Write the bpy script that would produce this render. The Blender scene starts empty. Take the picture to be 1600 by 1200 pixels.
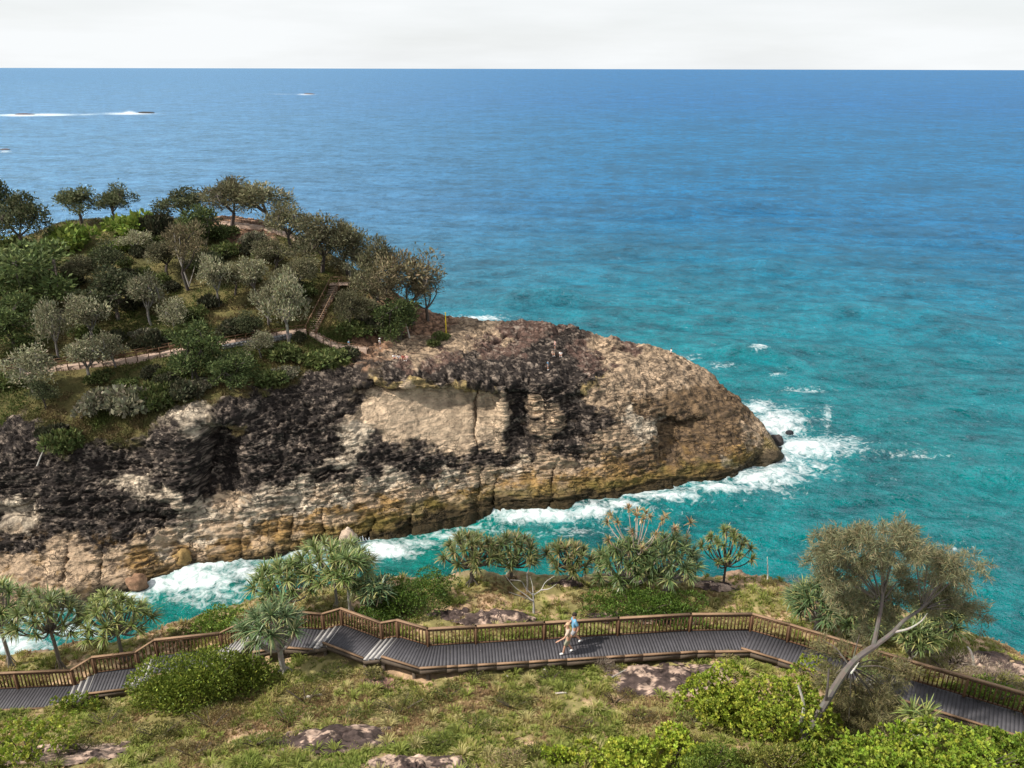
import bpy, math, random
import numpy as np
from mathutils import Vector, Matrix
from mathutils.bvhtree import BVHTree

# ------------------------------------------------------------------ camera, sky, sun
scene = bpy.context.scene
C = scene.collection
CAM = np.array([0.0, 0.0, 62.0]); FPX = 1230.0
PITCH = math.atan(493.5 / FPX); ROLL = 0.0022
_F = np.array([0, math.cos(PITCH), -math.sin(PITCH)])
_r = np.array([1.0, 0, 0]); _u = np.array([0, math.sin(PITCH), math.cos(PITCH)])
_R = _r * math.cos(ROLL) + _u * math.sin(ROLL); _U = _u * math.cos(ROLL) - _r * math.sin(ROLL)
cam_d = bpy.data.cameras.new('camera'); cam = bpy.data.objects.new('camera', cam_d); C.objects.link(cam)
cam_d.sensor_width = 36; cam_d.lens = 36 * FPX / 1600; cam_d.clip_start = 0.5; cam_d.clip_end = 120000
m = Matrix.Identity(4)
for i in range(3):
    m[i][0] = _R[i]; m[i][1] = _U[i]; m[i][2] = -_F[i]; m[i][3] = CAM[i]
cam.matrix_world = m
scene.camera = cam

SUN = np.array([-0.80, -0.22, 0.86]); SUN = SUN / np.linalg.norm(SUN)
world = bpy.data.worlds.new('World'); scene.world = world; world.use_nodes = True
nt = world.node_tree; nt.nodes.clear()
wo = nt.nodes.new('ShaderNodeOutputWorld'); bg = nt.nodes.new('ShaderNodeBackground')
sky = nt.nodes.new('ShaderNodeTexSky'); sky.sky_type = 'NISHITA'; sky.sun_disc = False
sky.sun_elevation = math.asin(SUN[2]); sky.sun_rotation = math.atan2(SUN[0], SUN[1]); sky.air_density = 1.0; sky.dust_density = 1.5
sc_ = nt.nodes.new('ShaderNodeVectorMath'); sc_.operation = 'SCALE'; sc_.inputs['Scale'].default_value = 0.085
nt.links.new(sky.outputs['Color'], sc_.inputs[0])
tc = nt.nodes.new('ShaderNodeTexCoord'); mp = nt.nodes.new('ShaderNodeMapping'); mp.inputs['Scale'].default_value = (1.6, 1.6, 11)
nt.links.new(tc.outputs['Generated'], mp.inputs['Vector'])
cn = nt.nodes.new('ShaderNodeTexNoise'); cn.inputs['Scale'].default_value = 1.7; cn.inputs['Detail'].default_value = 7; cn.inputs['Roughness'].default_value = 0.55
nt.links.new(mp.outputs['Vector'], cn.inputs['Vector'])
cr = nt.nodes.new('ShaderNodeMapRange'); cr.inputs['From Min'].default_value = 0.30; cr.inputs['From Max'].default_value = 0.62
cr.inputs['To Min'].default_value = 0.80; cr.inputs['To Max'].default_value = 1.0
nt.links.new(cn.outputs['Fac'], cr.inputs['Value'])
sx = nt.nodes.new('ShaderNodeSeparateXYZ'); nt.links.new(tc.outputs['Generated'], sx.inputs[0])
ce = nt.nodes.new('ShaderNodeMapRange'); ce.interpolation_type = 'SMOOTHSTEP'; ce.inputs['From Min'].default_value = 0.10; ce.inputs['From Max'].default_value = 0.55
ce.inputs['To Min'].default_value = 1.0; ce.inputs['To Max'].default_value = 0.72
nt.links.new(sx.outputs['Z'], ce.inputs['Value'])
cm = nt.nodes.new('ShaderNodeMath'); cm.operation = 'MULTIPLY'; nt.links.new(cr.outputs['Result'], cm.inputs[0]); nt.links.new(ce.outputs['Result'], cm.inputs[1])
mixc = nt.nodes.new('ShaderNodeMix'); mixc.data_type = 'RGBA'
nt.links.new(cm.outputs[0], mixc.inputs[0]); nt.links.new(sc_.outputs[0], mixc.inputs[6]); mixc.inputs[7].default_value = (0.755, 0.775, 0.785, 1)
nt.links.new(mixc.outputs[2], bg.inputs['Color']); bg.inputs['Strength'].default_value = 1.0
nt.links.new(bg.outputs[0], wo.inputs['Surface'])
sun_d = bpy.data.lights.new('sun', 'SUN'); sun_d.energy = 4.5; sun_d.angle = math.radians(2.5); sun_d.color = (1.0, 0.95, 0.86)
sun_o = bpy.data.objects.new('sun', sun_d); C.objects.link(sun_o)
sun_o.rotation_euler = Vector((-SUN[0], -SUN[1], -SUN[2])).to_track_quat('-Z', 'Y').to_euler()
vs = scene.view_settings; vs.view_transform = 'Standard'; vs.look = 'None'; vs.exposure = 0.33; vs.gamma = 1.0
scene.cycles.max_bounces = 6; scene.cycles.diffuse_bounces = 2; scene.cycles.glossy_bounces = 2
scene.cycles.transmission_bounces = 3; scene.cycles.transparent_max_bounces = 4

rng = np.random.default_rng(7); random.seed(7)

# ------------------------------------------------------------------ measuring helpers
def ray(px, py):
    d = (px - 800) / FPX * _R - (py - 600) / FPX * _U + _F
    return d / np.linalg.norm(d)
def at(px, py, z):
    d = ray(px, py); t = (z - CAM[2]) / d[2]
    return CAM + d * t
def project(P):
    q = np.asarray(P) - CAM
    Z = q @ _F
    return 800 + FPX * (q @ _R) / Z, 600 - FPX * (q @ _U) / Z, Z
def depth(p): return float((np.asarray(p) - CAM) @ _F)
def ss(a, b, x):
    t = np.clip((x - a) / (b - a), 0, 1); return t * t * (3 - 2 * t)

_perm = np.random.default_rng(3).permutation(256); _perm = np.concatenate([_perm, _perm, _perm])
_grad = np.random.default_rng(4).normal(size=(256, 3)); _grad /= np.linalg.norm(_grad, axis=1)[:, None]
def noise(P):
    P = np.asarray(P, float); i = np.floor(P).astype(int); f = P - i
    w = f * f * f * (f * (f * 6 - 15) + 10); i &= 255
    out = 0
    for dx in (0, 1):
        hx = _perm[i[:, 0] + dx]; wx = w[:, 0] if dx else 1 - w[:, 0]
        for dy in (0, 1):
            hy = _perm[hx + i[:, 1] + dy]; wy = w[:, 1] if dy else 1 - w[:, 1]
            for dz in (0, 1):
                g = _grad[_perm[hy + i[:, 2] + dz]]; wz = w[:, 2] if dz else 1 - w[:, 2]
                out = out + wx * wy * wz * (g[:, 0] * (f[:, 0] - dx) + g[:, 1] * (f[:, 1] - dy) + g[:, 2] * (f[:, 2] - dz))
    return out * 1.5
def worley(P, seed=0):
    """cell noise: distance to the nearest and second nearest cell point, and a random value per cell"""
    i = np.floor(P).astype(int); f = P - i; f1 = np.full(len(P), 9.0); f2 = np.full(len(P), 9.0); cr = np.zeros(len(P))
    tab = np.random.default_rng(seed + 77).random((256, 4))
    for dx in (-1, 0, 1):
        for dy in (-1, 0, 1):
            for dz in (-1, 0, 1):
                h = _perm[_perm[_perm[(i[:, 0] + dx) & 255] + ((i[:, 1] + dy) & 255)] + ((i[:, 2] + dz) & 255)]; t = tab[h]
                d = np.sqrt((dx + t[:, 0] - f[:, 0]) ** 2 + (dy + t[:, 1] - f[:, 1]) ** 2 + (dz + t[:, 2] - f[:, 2]) ** 2)
                c = d < f1; f2 = np.where(c, f1, np.minimum(f2, d)); cr = np.where(c, t[:, 3], cr); f1 = np.where(c, d, f1)
    return f1, f2, cr
def fbm(P, octv=4, gain=0.5, ridged=False):
    s = 0; a = 1; P = np.asarray(P, float)
    for k in range(octv):
        n = noise(P + k * 17.3)
        s = s + a * ((1 - 2 * np.abs(n)) if ridged else n); a *= gain; P = P * 2.03
    return s

# ------------------------------------------------------------------ mesh helpers
def make_mesh(name, verts, faces, mat, col=None, smooth=False):
    verts = np.ascontiguousarray(verts, dtype=np.float32); faces = np.ascontiguousarray(faces, dtype=np.int32)
    k = faces.shape[1]; me = bpy.data.meshes.new(name)
    me.vertices.add(len(verts)); me.vertices.foreach_set('co', verts.ravel())
    me.loops.add(faces.size); me.loops.foreach_set('vertex_index', faces.ravel())
    me.polygons.add(len(faces)); me.polygons.foreach_set('loop_start', np.arange(0, faces.size, k, dtype=np.int32))
    me.polygons.foreach_set('loop_total', np.full(len(faces), k, dtype=np.int32))
    if smooth: me.polygons.foreach_set('use_smooth', np.ones(len(faces), dtype=bool))
    if col is not None:
        a = me.attributes.new('Col', 'FLOAT_COLOR', 'POINT')
        c4 = np.ones((len(verts), 4), dtype=np.float32); c4[:, :3] = col; a.data.foreach_set('color', c4.ravel())
    if mat is not None: me.materials.append(mat)
    me.update(); me.validate(); return me
def link(name, me, parent=None, loc=None):
    o = bpy.data.objects.new(name, me); C.objects.link(o)
    if parent is not None: o.parent = parent
    if loc is not None: o.location = loc
    return o
def tag(o, label=None, cat=None, group=None, kind=None):
    if label: o['label'] = label
    if cat: o['category'] = cat
    if group: o['group'] = group
    if kind: o['kind'] = kind
    return o
def empty(name, loc, label=None, cat=None, group=None):
    o = bpy.data.objects.new(name, None); C.objects.link(o); o.location = loc
    o.empty_display_size = 0.2
    return tag(o, label, cat, group)
class Q:
    """collects quads with a colour each"""
    def __init__(s): s.q = []; s.c = []
    def add(s, quads, col):
        quads = np.asarray(quads, float).reshape(-1, 4, 3); s.q.append(quads)
        col = np.asarray(col, float)
        s.c.append(np.tile(col, (len(quads), 1)) if col.ndim == 1 else col); return s
    def mesh(s, name, mat, smooth=False):
        q = np.concatenate(s.q); c = np.concatenate(s.c)
        return make_mesh(name, q.reshape(-1, 3), np.arange(len(q) * 4).reshape(-1, 4), mat, np.repeat(c, 4, axis=0), smooth)
def tube_mesh_arrays(pts, rad, n=7):
    pts = np.asarray(pts, float); rad = np.broadcast_to(np.asarray(rad, float), (len(pts),))
    t = np.gradient(pts, axis=0); t /= np.linalg.norm(t, axis=1)[:, None] + 1e-9
    ref = np.array([0.31, 0.12, 0.94]) if abs(t[0][2]) < 0.8 else np.array([1.0, 0.1, 0])
    a = np.cross(t, ref); a /= np.linalg.norm(a, axis=1)[:, None] + 1e-9; b = np.cross(t, a)
    ang = np.linspace(0, 2 * np.pi, n, endpoint=False)
    ring = pts[:, None, :] + rad[:, None, None] * (np.cos(ang)[None, :, None] * a[:, None, :] + np.sin(ang)[None, :, None] * b[:, None, :])
    return ring
def tube(pts, rad, n=7):
    r = tube_mesh_arrays(pts, rad, n); r2 = np.roll(r, -1, axis=1)
    q = np.stack([r[:-1], r2[:-1], r2[1:], r[1:]], axis=2).reshape(-1, 4, 3)
    return q
def curve_pts(p0, p1, bend, n=6):
    p0, p1, bend = map(lambda v: np.asarray(v, float), (p0, p1, bend))
    t = np.linspace(0, 1, n)[:, None]
    return (1 - t) ** 2 * p0 + 2 * t * (1 - t) * ((p0 + p1) / 2 + bend) + t * t * p1
def box8(name, c8, mat, parent=None):
    """solid from 4 bottom + 4 top corners"""
    f = [(3, 2, 1, 0), (4, 5, 6, 7), (0, 1, 5, 4), (1, 2, 6, 5), (2, 3, 7, 6), (3, 0, 4, 7)]
    return link(name, make_mesh(name, c8, f, mat), parent)
def bar(name, p, q, w, h, mat, parent=None, up=(0, 0, 1)):
    """a squared timber from p to q; w across, h up; p and q lie on its underside centre line"""
    p = np.asarray(p, float); q = np.asarray(q, float); d = q - p; d /= np.linalg.norm(d)
    s = np.cross(d, np.asarray(up, float)); s = s / np.linalg.norm(s) * w / 2; u = np.cross(s, d); u = u / np.linalg.norm(u) * h
    if u[2] < 0 and up == (0, 0, 1): u = -u
    c = [p - s, p + s, q + s, q - s]; return box8(name, [*c, *[v + u for v in c]], mat, parent)

# ------------------------------------------------------------------ materials
def new_mat(name):
    mt = bpy.data.materials.new(name); mt.use_nodes = True; n = mt.node_tree.nodes; n.clear()
    return mt, n, mt.node_tree.links
def N(n, t, **kw):
    x = n.new(t)
    for k, v in kw.items():
        if k in ('operation', 'blend_type', 'data_type', 'attribute_name', 'noise_dimensions', 'feature', 'musgrave_type'): setattr(x, k, v)
        else: x.inputs[k].default_value = v
    return x
def simple_mat(name, col, rough=0.7, var=0.25, scale=6.0, stretch=(1, 1, 1), bump=0.2, rnd=0.25, spec=0.3, metal=0):
    mt, n, l = new_mat(name)
    out = N(n, 'ShaderNodeOutputMaterial'); p = N(n, 'ShaderNodeBsdfPrincipled', Roughness=rough, Metallic=metal); p.inputs['Specular IOR Level'].default_value = spec
    tcn = N(n, 'ShaderNodeTexCoord'); mpn = N(n, 'ShaderNodeMapping'); mpn.inputs['Scale'].default_value = stretch
    l.new(tcn.outputs['Object'], mpn.inputs['Vector'])
    nz = N(n, 'ShaderNodeTexNoise', Scale=scale, Detail=6.0, Roughness=0.6); l.new(mpn.outputs[0], nz.inputs['Vector'])
    oi = N(n, 'ShaderNodeObjectInfo')
    a = N(n, 'ShaderNodeMapRange'); a.inputs['From Min'].default_value = 0.25; a.inputs['From Max'].default_value = 0.75
    a.inputs['To Min'].default_value = 1 - var; a.inputs['To Max'].default_value = 1 + var; l.new(nz.outputs['Fac'], a.inputs['Value'])
    b = N(n, 'ShaderNodeMapRange'); b.inputs['To Min'].default_value = 1 - rnd; b.inputs['To Max'].default_value = 1 + rnd; l.new(oi.outputs['Random'], b.inputs['Value'])
    mu = N(n, 'ShaderNodeMath', operation='MULTIPLY'); l.new(a.outputs[0], mu.inputs[0]); l.new(b.outputs[0], mu.inputs[1])
    vm = N(n, 'ShaderNodeVectorMath', operation='SCALE'); vm.inputs[0].default_value = col; l.new(mu.outputs[0], vm.inputs['Scale'])
    l.new(vm.outputs[0], p.inputs['Base Color'])
    bp = N(n, 'ShaderNodeBump', Strength=bump, Distance=0.02); l.new(nz.outputs['Fac'], bp.inputs['Height']); l.new(bp.outputs[0], p.inputs['Normal'])
    l.new(p.outputs[0], out.inputs['Surface']); return mt
def foliage_mat(name, trans=0.25, rough=0.55, rnd=0.22, spec=0.25):
    mt, n, l = new_mat(name); out = N(n, 'ShaderNodeOutputMaterial')
    at_ = N(n, 'ShaderNodeAttribute', attribute_name='Col'); oi = N(n, 'ShaderNodeObjectInfo')
    b = N(n, 'ShaderNodeMapRange'); b.inputs['To Min'].default_value = 1 - rnd; b.inputs['To Max'].default_value = 1 + rnd; l.new(oi.outputs['Random'], b.inputs['Value'])
    vm = N(n, 'ShaderNodeVectorMath', operation='SCALE'); l.new(at_.outputs['Color'], vm.inputs[0]); l.new(b.outputs[0], vm.inputs['Scale'])
    p = N(n, 'ShaderNodeBsdfPrincipled', Roughness=rough); p.inputs['Specular IOR Level'].default_value = spec
    l.new(vm.outputs[0], p.inputs['Base Color'])
    t = N(n, 'ShaderNodeBsdfTranslucent'); l.new(vm.outputs[0], t.inputs['Color'])
    mx = N(n, 'ShaderNodeMixShader', Fac=trans); l.new(p.outputs[0], mx.inputs[1]); l.new(t.outputs[0], mx.inputs[2]); l.new(mx.outputs[0], out.inputs['Surface'])
    return mt
def ground_mat(name, s1=3.0, s2=0.6, bump=0.6, bdist=0.15, lay=2.5, var=0.45, joints=0):
    mt, n, l = new_mat(name); out = N(n, 'ShaderNodeOutputMaterial'); p = N(n, 'ShaderNodeBsdfPrincipled', Roughness=0.85); p.inputs['Specular IOR Level'].default_value = 0.2
    at_ = N(n, 'ShaderNodeAttribute', attribute_name='Col'); g = N(n, 'ShaderNodeNewGeometry')
    mpn = N(n, 'ShaderNodeMapping'); mpn.inputs['Scale'].default_value = (1, 1, lay); l.new(g.outputs['Position'], mpn.inputs['Vector'])
    a = N(n, 'ShaderNodeTexNoise', Scale=s1, Detail=8.0, Roughness=0.65); l.new(mpn.outputs[0], a.inputs['Vector'])
    b = N(n, 'ShaderNodeTexNoise', Scale=s2, Detail=5.0, Roughness=0.6); l.new(mpn.outputs[0], b.inputs['Vector'])
    ad = N(n, 'ShaderNodeMath', operation='ADD'); l.new(a.outputs['Fac'], ad.inputs[0]); l.new(b.outputs['Fac'], ad.inputs[1])
    r = N(n, 'ShaderNodeMapRange'); r.inputs['From Min'].default_value = 0.7; r.inputs['From Max'].default_value = 1.3
    r.inputs['To Min'].default_value = 1 - var; r.inputs['To Max'].default_value = 1 + var; l.new(ad.outputs[0], r.inputs['Value'])
    vm = N(n, 'ShaderNodeVectorMath', operation='SCALE'); l.new(at_.outputs['Color'], vm.inputs[0]); l.new(r.outputs[0], vm.inputs['Scale'])
    l.new(vm.outputs[0], p.inputs['Base Color'])
    bp = N(n, 'ShaderNodeBump', Strength=bump, Distance=bdist); l.new(ad.outputs[0], bp.inputs['Height']); l.new(bp.outputs[0], p.inputs['Normal'])
    if joints:      # open joints and bedding cracks: bumped, their shade painted into the albedo
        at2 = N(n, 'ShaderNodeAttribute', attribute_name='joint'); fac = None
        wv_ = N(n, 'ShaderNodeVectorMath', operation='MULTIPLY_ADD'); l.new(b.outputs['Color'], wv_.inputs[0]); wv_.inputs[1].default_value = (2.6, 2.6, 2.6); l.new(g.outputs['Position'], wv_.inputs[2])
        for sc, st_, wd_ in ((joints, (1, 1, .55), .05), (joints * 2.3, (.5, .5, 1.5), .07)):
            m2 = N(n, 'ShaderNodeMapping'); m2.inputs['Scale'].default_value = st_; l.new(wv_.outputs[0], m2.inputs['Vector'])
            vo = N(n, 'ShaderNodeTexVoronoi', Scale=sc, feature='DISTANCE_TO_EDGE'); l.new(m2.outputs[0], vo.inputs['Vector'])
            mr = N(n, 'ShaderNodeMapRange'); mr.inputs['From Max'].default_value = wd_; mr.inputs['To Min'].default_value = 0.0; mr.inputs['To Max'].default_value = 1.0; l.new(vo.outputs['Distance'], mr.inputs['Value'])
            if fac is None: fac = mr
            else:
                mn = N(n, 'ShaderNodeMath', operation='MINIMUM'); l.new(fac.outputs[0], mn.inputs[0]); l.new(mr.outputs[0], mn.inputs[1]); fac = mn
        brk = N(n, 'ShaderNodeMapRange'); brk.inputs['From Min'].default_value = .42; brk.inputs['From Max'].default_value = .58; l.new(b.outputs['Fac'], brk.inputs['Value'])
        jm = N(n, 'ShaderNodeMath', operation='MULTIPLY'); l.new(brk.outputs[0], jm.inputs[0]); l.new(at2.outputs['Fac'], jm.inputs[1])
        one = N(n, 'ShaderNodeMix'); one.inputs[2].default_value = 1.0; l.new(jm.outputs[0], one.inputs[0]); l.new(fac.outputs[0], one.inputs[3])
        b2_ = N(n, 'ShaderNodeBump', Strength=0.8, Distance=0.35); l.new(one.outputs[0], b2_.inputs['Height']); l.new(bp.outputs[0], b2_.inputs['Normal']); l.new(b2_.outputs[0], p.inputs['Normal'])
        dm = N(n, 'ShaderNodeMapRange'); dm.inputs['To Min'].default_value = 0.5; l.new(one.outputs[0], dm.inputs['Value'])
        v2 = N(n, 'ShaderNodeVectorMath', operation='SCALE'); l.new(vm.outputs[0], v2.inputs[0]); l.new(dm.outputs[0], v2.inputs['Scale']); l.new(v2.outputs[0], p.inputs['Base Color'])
    l.new(p.outputs[0], out.inputs['Surface']); return mt
M = {}
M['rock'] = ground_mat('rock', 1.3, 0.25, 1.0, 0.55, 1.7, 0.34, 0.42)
M['soil'] = ground_mat('soil', 6.0, 0.9, 0.6, 0.06, 1.0, 0.35)
M['stone'] = ground_mat('stone', 5.0, 1.2, 0.9, 0.08, 2.0, 0.45)
M['leaf'] = foliage_mat('leaf'); M['gloss_leaf'] = foliage_mat('gloss_leaf', 0.2, 0.4, 0.15, 0.4)
M['far_leaf'] = foliage_mat('far_leaf', 0.2, 0.7, 0.3, 0.15)
M['grass'] = foliage_mat('grass', 0.3, 0.6, 0.0, 0.2)
M['bark'] = foliage_mat('bark', 0.0, 0.85, 0.2, 0.15)
M['deck'] = simple_mat('deck_board', (0.068, 0.064, 0.070), 0.6, 0.22, 3, (1, 1, 1), 0.15, 0.07)
M['timber'] = simple_mat('rail_timber', (0.125, 0.066, 0.034), 0.7, 0.3, 4, (1, 1, 1), 0.2, 0.25)
M['toprail'] = simple_mat('weathered_rail', (0.25, 0.155, 0.092), 0.7, 0.3, 2, (1, 1, 1), 0.2, 0.05)
M['nosing'] = simple_mat('step_nosing', (0.36, 0.34, 0.32), 0.7, 0.2, 4, (1, 1, 1), 0.15, 0.1)
M['pile'] = simple_mat('old_timber', (0.10, 0.075, 0.055), 0.85, 0.35, 3, (1, 1, 0.3), 0.3, 0.06)
M['deadwood'] = simple_mat('bleached_wood', (0.48, 0.44, 0.39), 0.8, 0.25, 5, (1, 1, 0.3), 0.3, 0.15)
M['path'] = simple_mat('path_concrete', (0.42, 0.30, 0.23), 0.85, 0.25, 1.2, (1, 1, 1), 0.2, 0.1)
M['wallgrey'] = simple_mat('retaining_stone', (0.20, 0.20, 0.20), 0.85, 0.3, 1.5, (1, 1, 1), 0.4, 0.1)
M['yellow'] = simple_mat('yellow_paint', (0.75, 0.55, 0.03), 0.5, 0.1, 2, (1, 1, 1), 0.05, 0.0)
M['skin'] = simple_mat('skin', (0.50, 0.28, 0.19), 0.55, 0.08, 8, (1, 1, 1), 0.02, 0.0)
M['white_cloth'] = simple_mat('white_cloth', (0.75, 0.74, 0.72), 0.8, 0.08, 12, (1, 1, 1), 0.05, 0.0)
def cloth(nm, c): 
    if nm not in M: M[nm] = simple_mat(nm, c, 0.85, 0.12, 14, (1, 1, 1), 0.1, 0.0)
    return M[nm]

# ------------------------------------------------------------------ lofted land
def cr_axis(P, counts):
    """Catmull-Rom upsampling along axis 0; counts[i] samples per segment"""
    out = []
    n = len(P)
    for i in range(n - 1):
        p0 = P[max(i - 1, 0)]; p1 = P[i]; p2 = P[i + 1]; p3 = P[min(i + 2, n - 1)]
        d = np.linalg.norm(p2 - p1, axis=-1, keepdims=True) + 1e-6
        d0 = np.linalg.norm(p1 - p0, axis=-1, keepdims=True) + 1e-6; d2 = np.linalg.norm(p3 - p2, axis=-1, keepdims=True) + 1e-6
        m1 = 0.5 * ((p1 - p0) / d0 + (p2 - p1) / d) * np.minimum(d, d0 * 3) if i > 0 else (p2 - p1)
        m2 = 0.5 * ((p2 - p1) / d + (p3 - p2) / d2) * np.minimum(d, d2 * 3) if i < n - 2 else (p2 - p1)
        k = counts[i]
        for t in np.arange(k) / k:
            out.append((2*t**3 - 3*t*t + 1) * p1 + (t**3 - 2*t*t + t) * m1 + (-2*t**3 + 3*t*t) * p2 + (t**3 - t*t) * m2)
    out.append(P[-1]); return np.array(out)
def grid_faces(a, b):
    i = np.arange(a * b).reshape(a, b)
    return np.stack([i[:-1, :-1], i[:-1, 1:], i[1:, 1:], i[1:, :-1]], -1).reshape(-1, 4)
def grid_normals(G):
    du = np.gradient(G, axis=0); dv = np.gradient(G, axis=1); n = np.cross(du, dv)
    n /= np.linalg.norm(n, axis=2)[..., None] + 1e-9; return n
def bvh_of(G, step):
    g = G[::step, ::step]; a, b = g.shape[:2]
    return BVHTree.FromPolygons([Vector(v) for v in g.reshape(-1, 3)], [tuple(int(x) for x in f) for f in grid_faces(a, b)])

# --- the headland across the gorge: stations left to right, rows from the near waterline over the cliff to the far side
ST = [
 [(-260,1010,0),(-260,930,3),(-260,880,6),(-260,820,10),(-260,770,13),(-260,690,17),(-260,520,23),(-260,400,28)],
 [(0,965,0),(0,885,3),(0,830,6),(0,770,10),(0,725,13.4),(0,650,17),(0,500,23),(0,385,28)],
 [(100,945,0),(100,880,3),(100,820,6.3),(100,760,10.5),(100,705,14),(100,640,17.5),(100,500,23.5),(108,352,29.6)],
 [(190,925,0),(195,870,3),(196,810,6.8),(200,732,11.5),(200,680,15),(200,610,18.5),(200,490,24),(200,346,30.5)],
 [(283,895,0),(285,842,3.5),(287,780,8),(289,715,13),(288,664,16.5),(285,590,19.5),(300,480,25),(290,346,31.4)],
 [(355,886,0),(355,830,3.6),(352,770,8),(348,705,13),(345,648,17),(345,580,19.6),(355,470,25.5),(350,344,31.8)],
 [(440,872,0),(440,812,4),(440,748,8.6),(436,676,13.4),(426,612,17.6),(425,560,19.6),(430,460,26),(412,352,31.2)],
 [(545,850,0),(545,792,4),(545,728,8.7),(545,650,14.2),(545,592,18),(545,548,19.4),(540,484,23.2),(530,405,28)],
 [(605,836,0),(605,778,4),(605,716,8.8),(600,640,14.7),(598,588,18.4),(600,547,19.0),(605,516,20.4),(618,462,23.2)],
 [(690,815,0),(690,758,4),(690,700,8.6),(690,632,14),(690,592,17.4),(690,552,18.5),(695,522,19),(700,499,19.5)],
 [(775,796,0),(775,744,4),(775,690,8.5),(775,640,13),(775,602,16.4),(780,562,17.4),(785,530,18),(790,504,18.5)],
 [(865,790,0),(865,738,4),(862,680,8.8),(860,634,12.7),(860,602,15.3),(865,566,16.5),(870,535,17.2),(875,509,18)],
 [(930,781,0),(935,734,3.8),(940,680,8.3),(940,640,11.4),(940,604,14),(945,572,15.2),(945,547,15.8),(945,530,16)],
 [(1010,769,0),(1015,730,3.1),(1020,682,7),(1025,640,9.8),(1025,612,11.6),(1030,582,13),(1030,562,13.6),(1032,548,13.8)],
 [(1080,759,0),(1085,726,2.6),(1095,682,5.8),(1100,647,8),(1102,622,9.3),(1100,600,10.2),(1095,586,10.8),(1090,575,11)],
 [(1140,747,0),(1145,722,1.9),(1155,690,4),(1160,666,5.4),(1162,652,6.1),(1160,641,6.6),(1156,633,6.9),(1151,627,7)],
 [(1178,727,0),(1184,712,1.1),(1190,698,2),(1195,690,2.6),(1197,683,3.1),(1197,678,3.4),(1195,673,3.6),(1192,668,3.7)],
 [(1208,722,0),(1212,718,.5),(1215,714,.8),(1217,711,1),(1218,709,1),(1218,707,1),(1217,705,.8),(1216,703,.6)],
 [(1226,716,-1.5),(1227,715,-1.5),(1227,714,-1.5),(1228,713,-1.5),(1228,712,-1.5),(1228,711,-1.5),(1227,710,-1.6),(1226,709,-1.6)],
]
def build_stations():
    out = []
    for s in ST:
        p = [at(*q) for q in s]
        toward = -p[0].copy(); toward[2] = 0; toward /= np.linalg.norm(toward)
        uw = p[0] + toward * 2.5; uw[2] = -3.5
        back = p[-1].copy(); away = back.copy(); away[2] = 0; away /= np.linalg.norm(away)
        h = max(back[2], 0.0)
        b1 = back + away * (2 + h * 0.35); b1[2] = h * 0.55 - 0.4
        b2 = back + away * (3 + h * 0.75); b2[2] = -4
        out.append([uw, *p, b1, b2])
    return np.array(out)
S = build_stations()
pxc = [s[3][0] for s in ST]
cnt_s = [max(5, int(abs(pxc[i + 1] - pxc[i]) / (1.9 if pxc[i] >= 0 else 6))) for i in range(len(ST) - 1)]
cnt_r = [6, 62, 66, 74, 50, 44, 56, 56, 16, 6]
G = cr_axis(S, cnt_s)
G = np.swapaxes(cr_axis(np.swapaxes(G, 0, 1), cnt_r), 0, 1)
SH = G.shape[:2]
V = G.reshape(-1, 3).copy()
ppx, ppy, _ = project(V)
front = np.ones(SH, bool); front[:, sum(cnt_r[:8]):] = False; front = front.ravel()
# hollows: the shadowed gully, the tan alcove under the ledge, and the clefts beside it
wx = noise(V * 0.35) * 7; wy = noise(V * 0.35 + 40) * 7
ax, ay = ppx + wx, ppy + wy
def pit(x0, x1, y0, y1, sx0, sx1, sy0, sy1): return ss(x0, x0 + sx0, ax) * (1 - ss(x1 - sx1, x1, ax)) * ss(y0, y0 + sy0, ay) * (1 - ss(y1 - sy1, y1, ay)) * front
push = 5.0 * pit(302, 402, 655, 806, 14, 70, 30, 60) + 2.3 * pit(545, 792, 603, 722, 14, 26, 8, 95) + 1.2 * pit(738, 748, 606, 720, 3, 3, 8, 40)
push += 1.7 * pit(788, 836, 606, 716, 10, 20, 14, 40) + 1.6 * pit(872, 930, 612, 706, 16, 30, 12, 50) + 3.6 * pit(1020, 1135, 645, 736, 7, 80, 22, 40)
push += 1.4 * pit(180, 262, 796, 850, 30, 14, 8, 40) + 1.5 * pit(-20, 66, 782, 826, 8, 20, 6, 12) + 1.3 * pit(575, 640, 595, 622, 10, 20, 8, 10)
push -= 0.8 * pit(255, 305, 650, 810, 25, 10, 30, 50) + 0.4 * pit(555, 800, 575, 606, 20, 30, 14, 5)
for cx in (96, 152, 288, 372, 428, 448, 497, 532, 577, 640, 742, 770, 861):   # joints in the foot of the cliff
    hgt = 40 + 25 * math.sin(cx)
    base_y = np.interp(cx, [0, 190, 355, 545, 775, 1010], [960, 925, 886, 850, 796, 769])
    lean = (ay - base_y) * -0.12
    push += 1.1 * np.exp(-((ax - cx - lean) / 3.2) ** 2) * ss(base_y - hgt - 25, base_y - hgt, ay) * front
V[:, 1] += push
Gd = V.reshape(*SH, 3); nrm = grid_normals(Gd).reshape(-1, 3)

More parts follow.
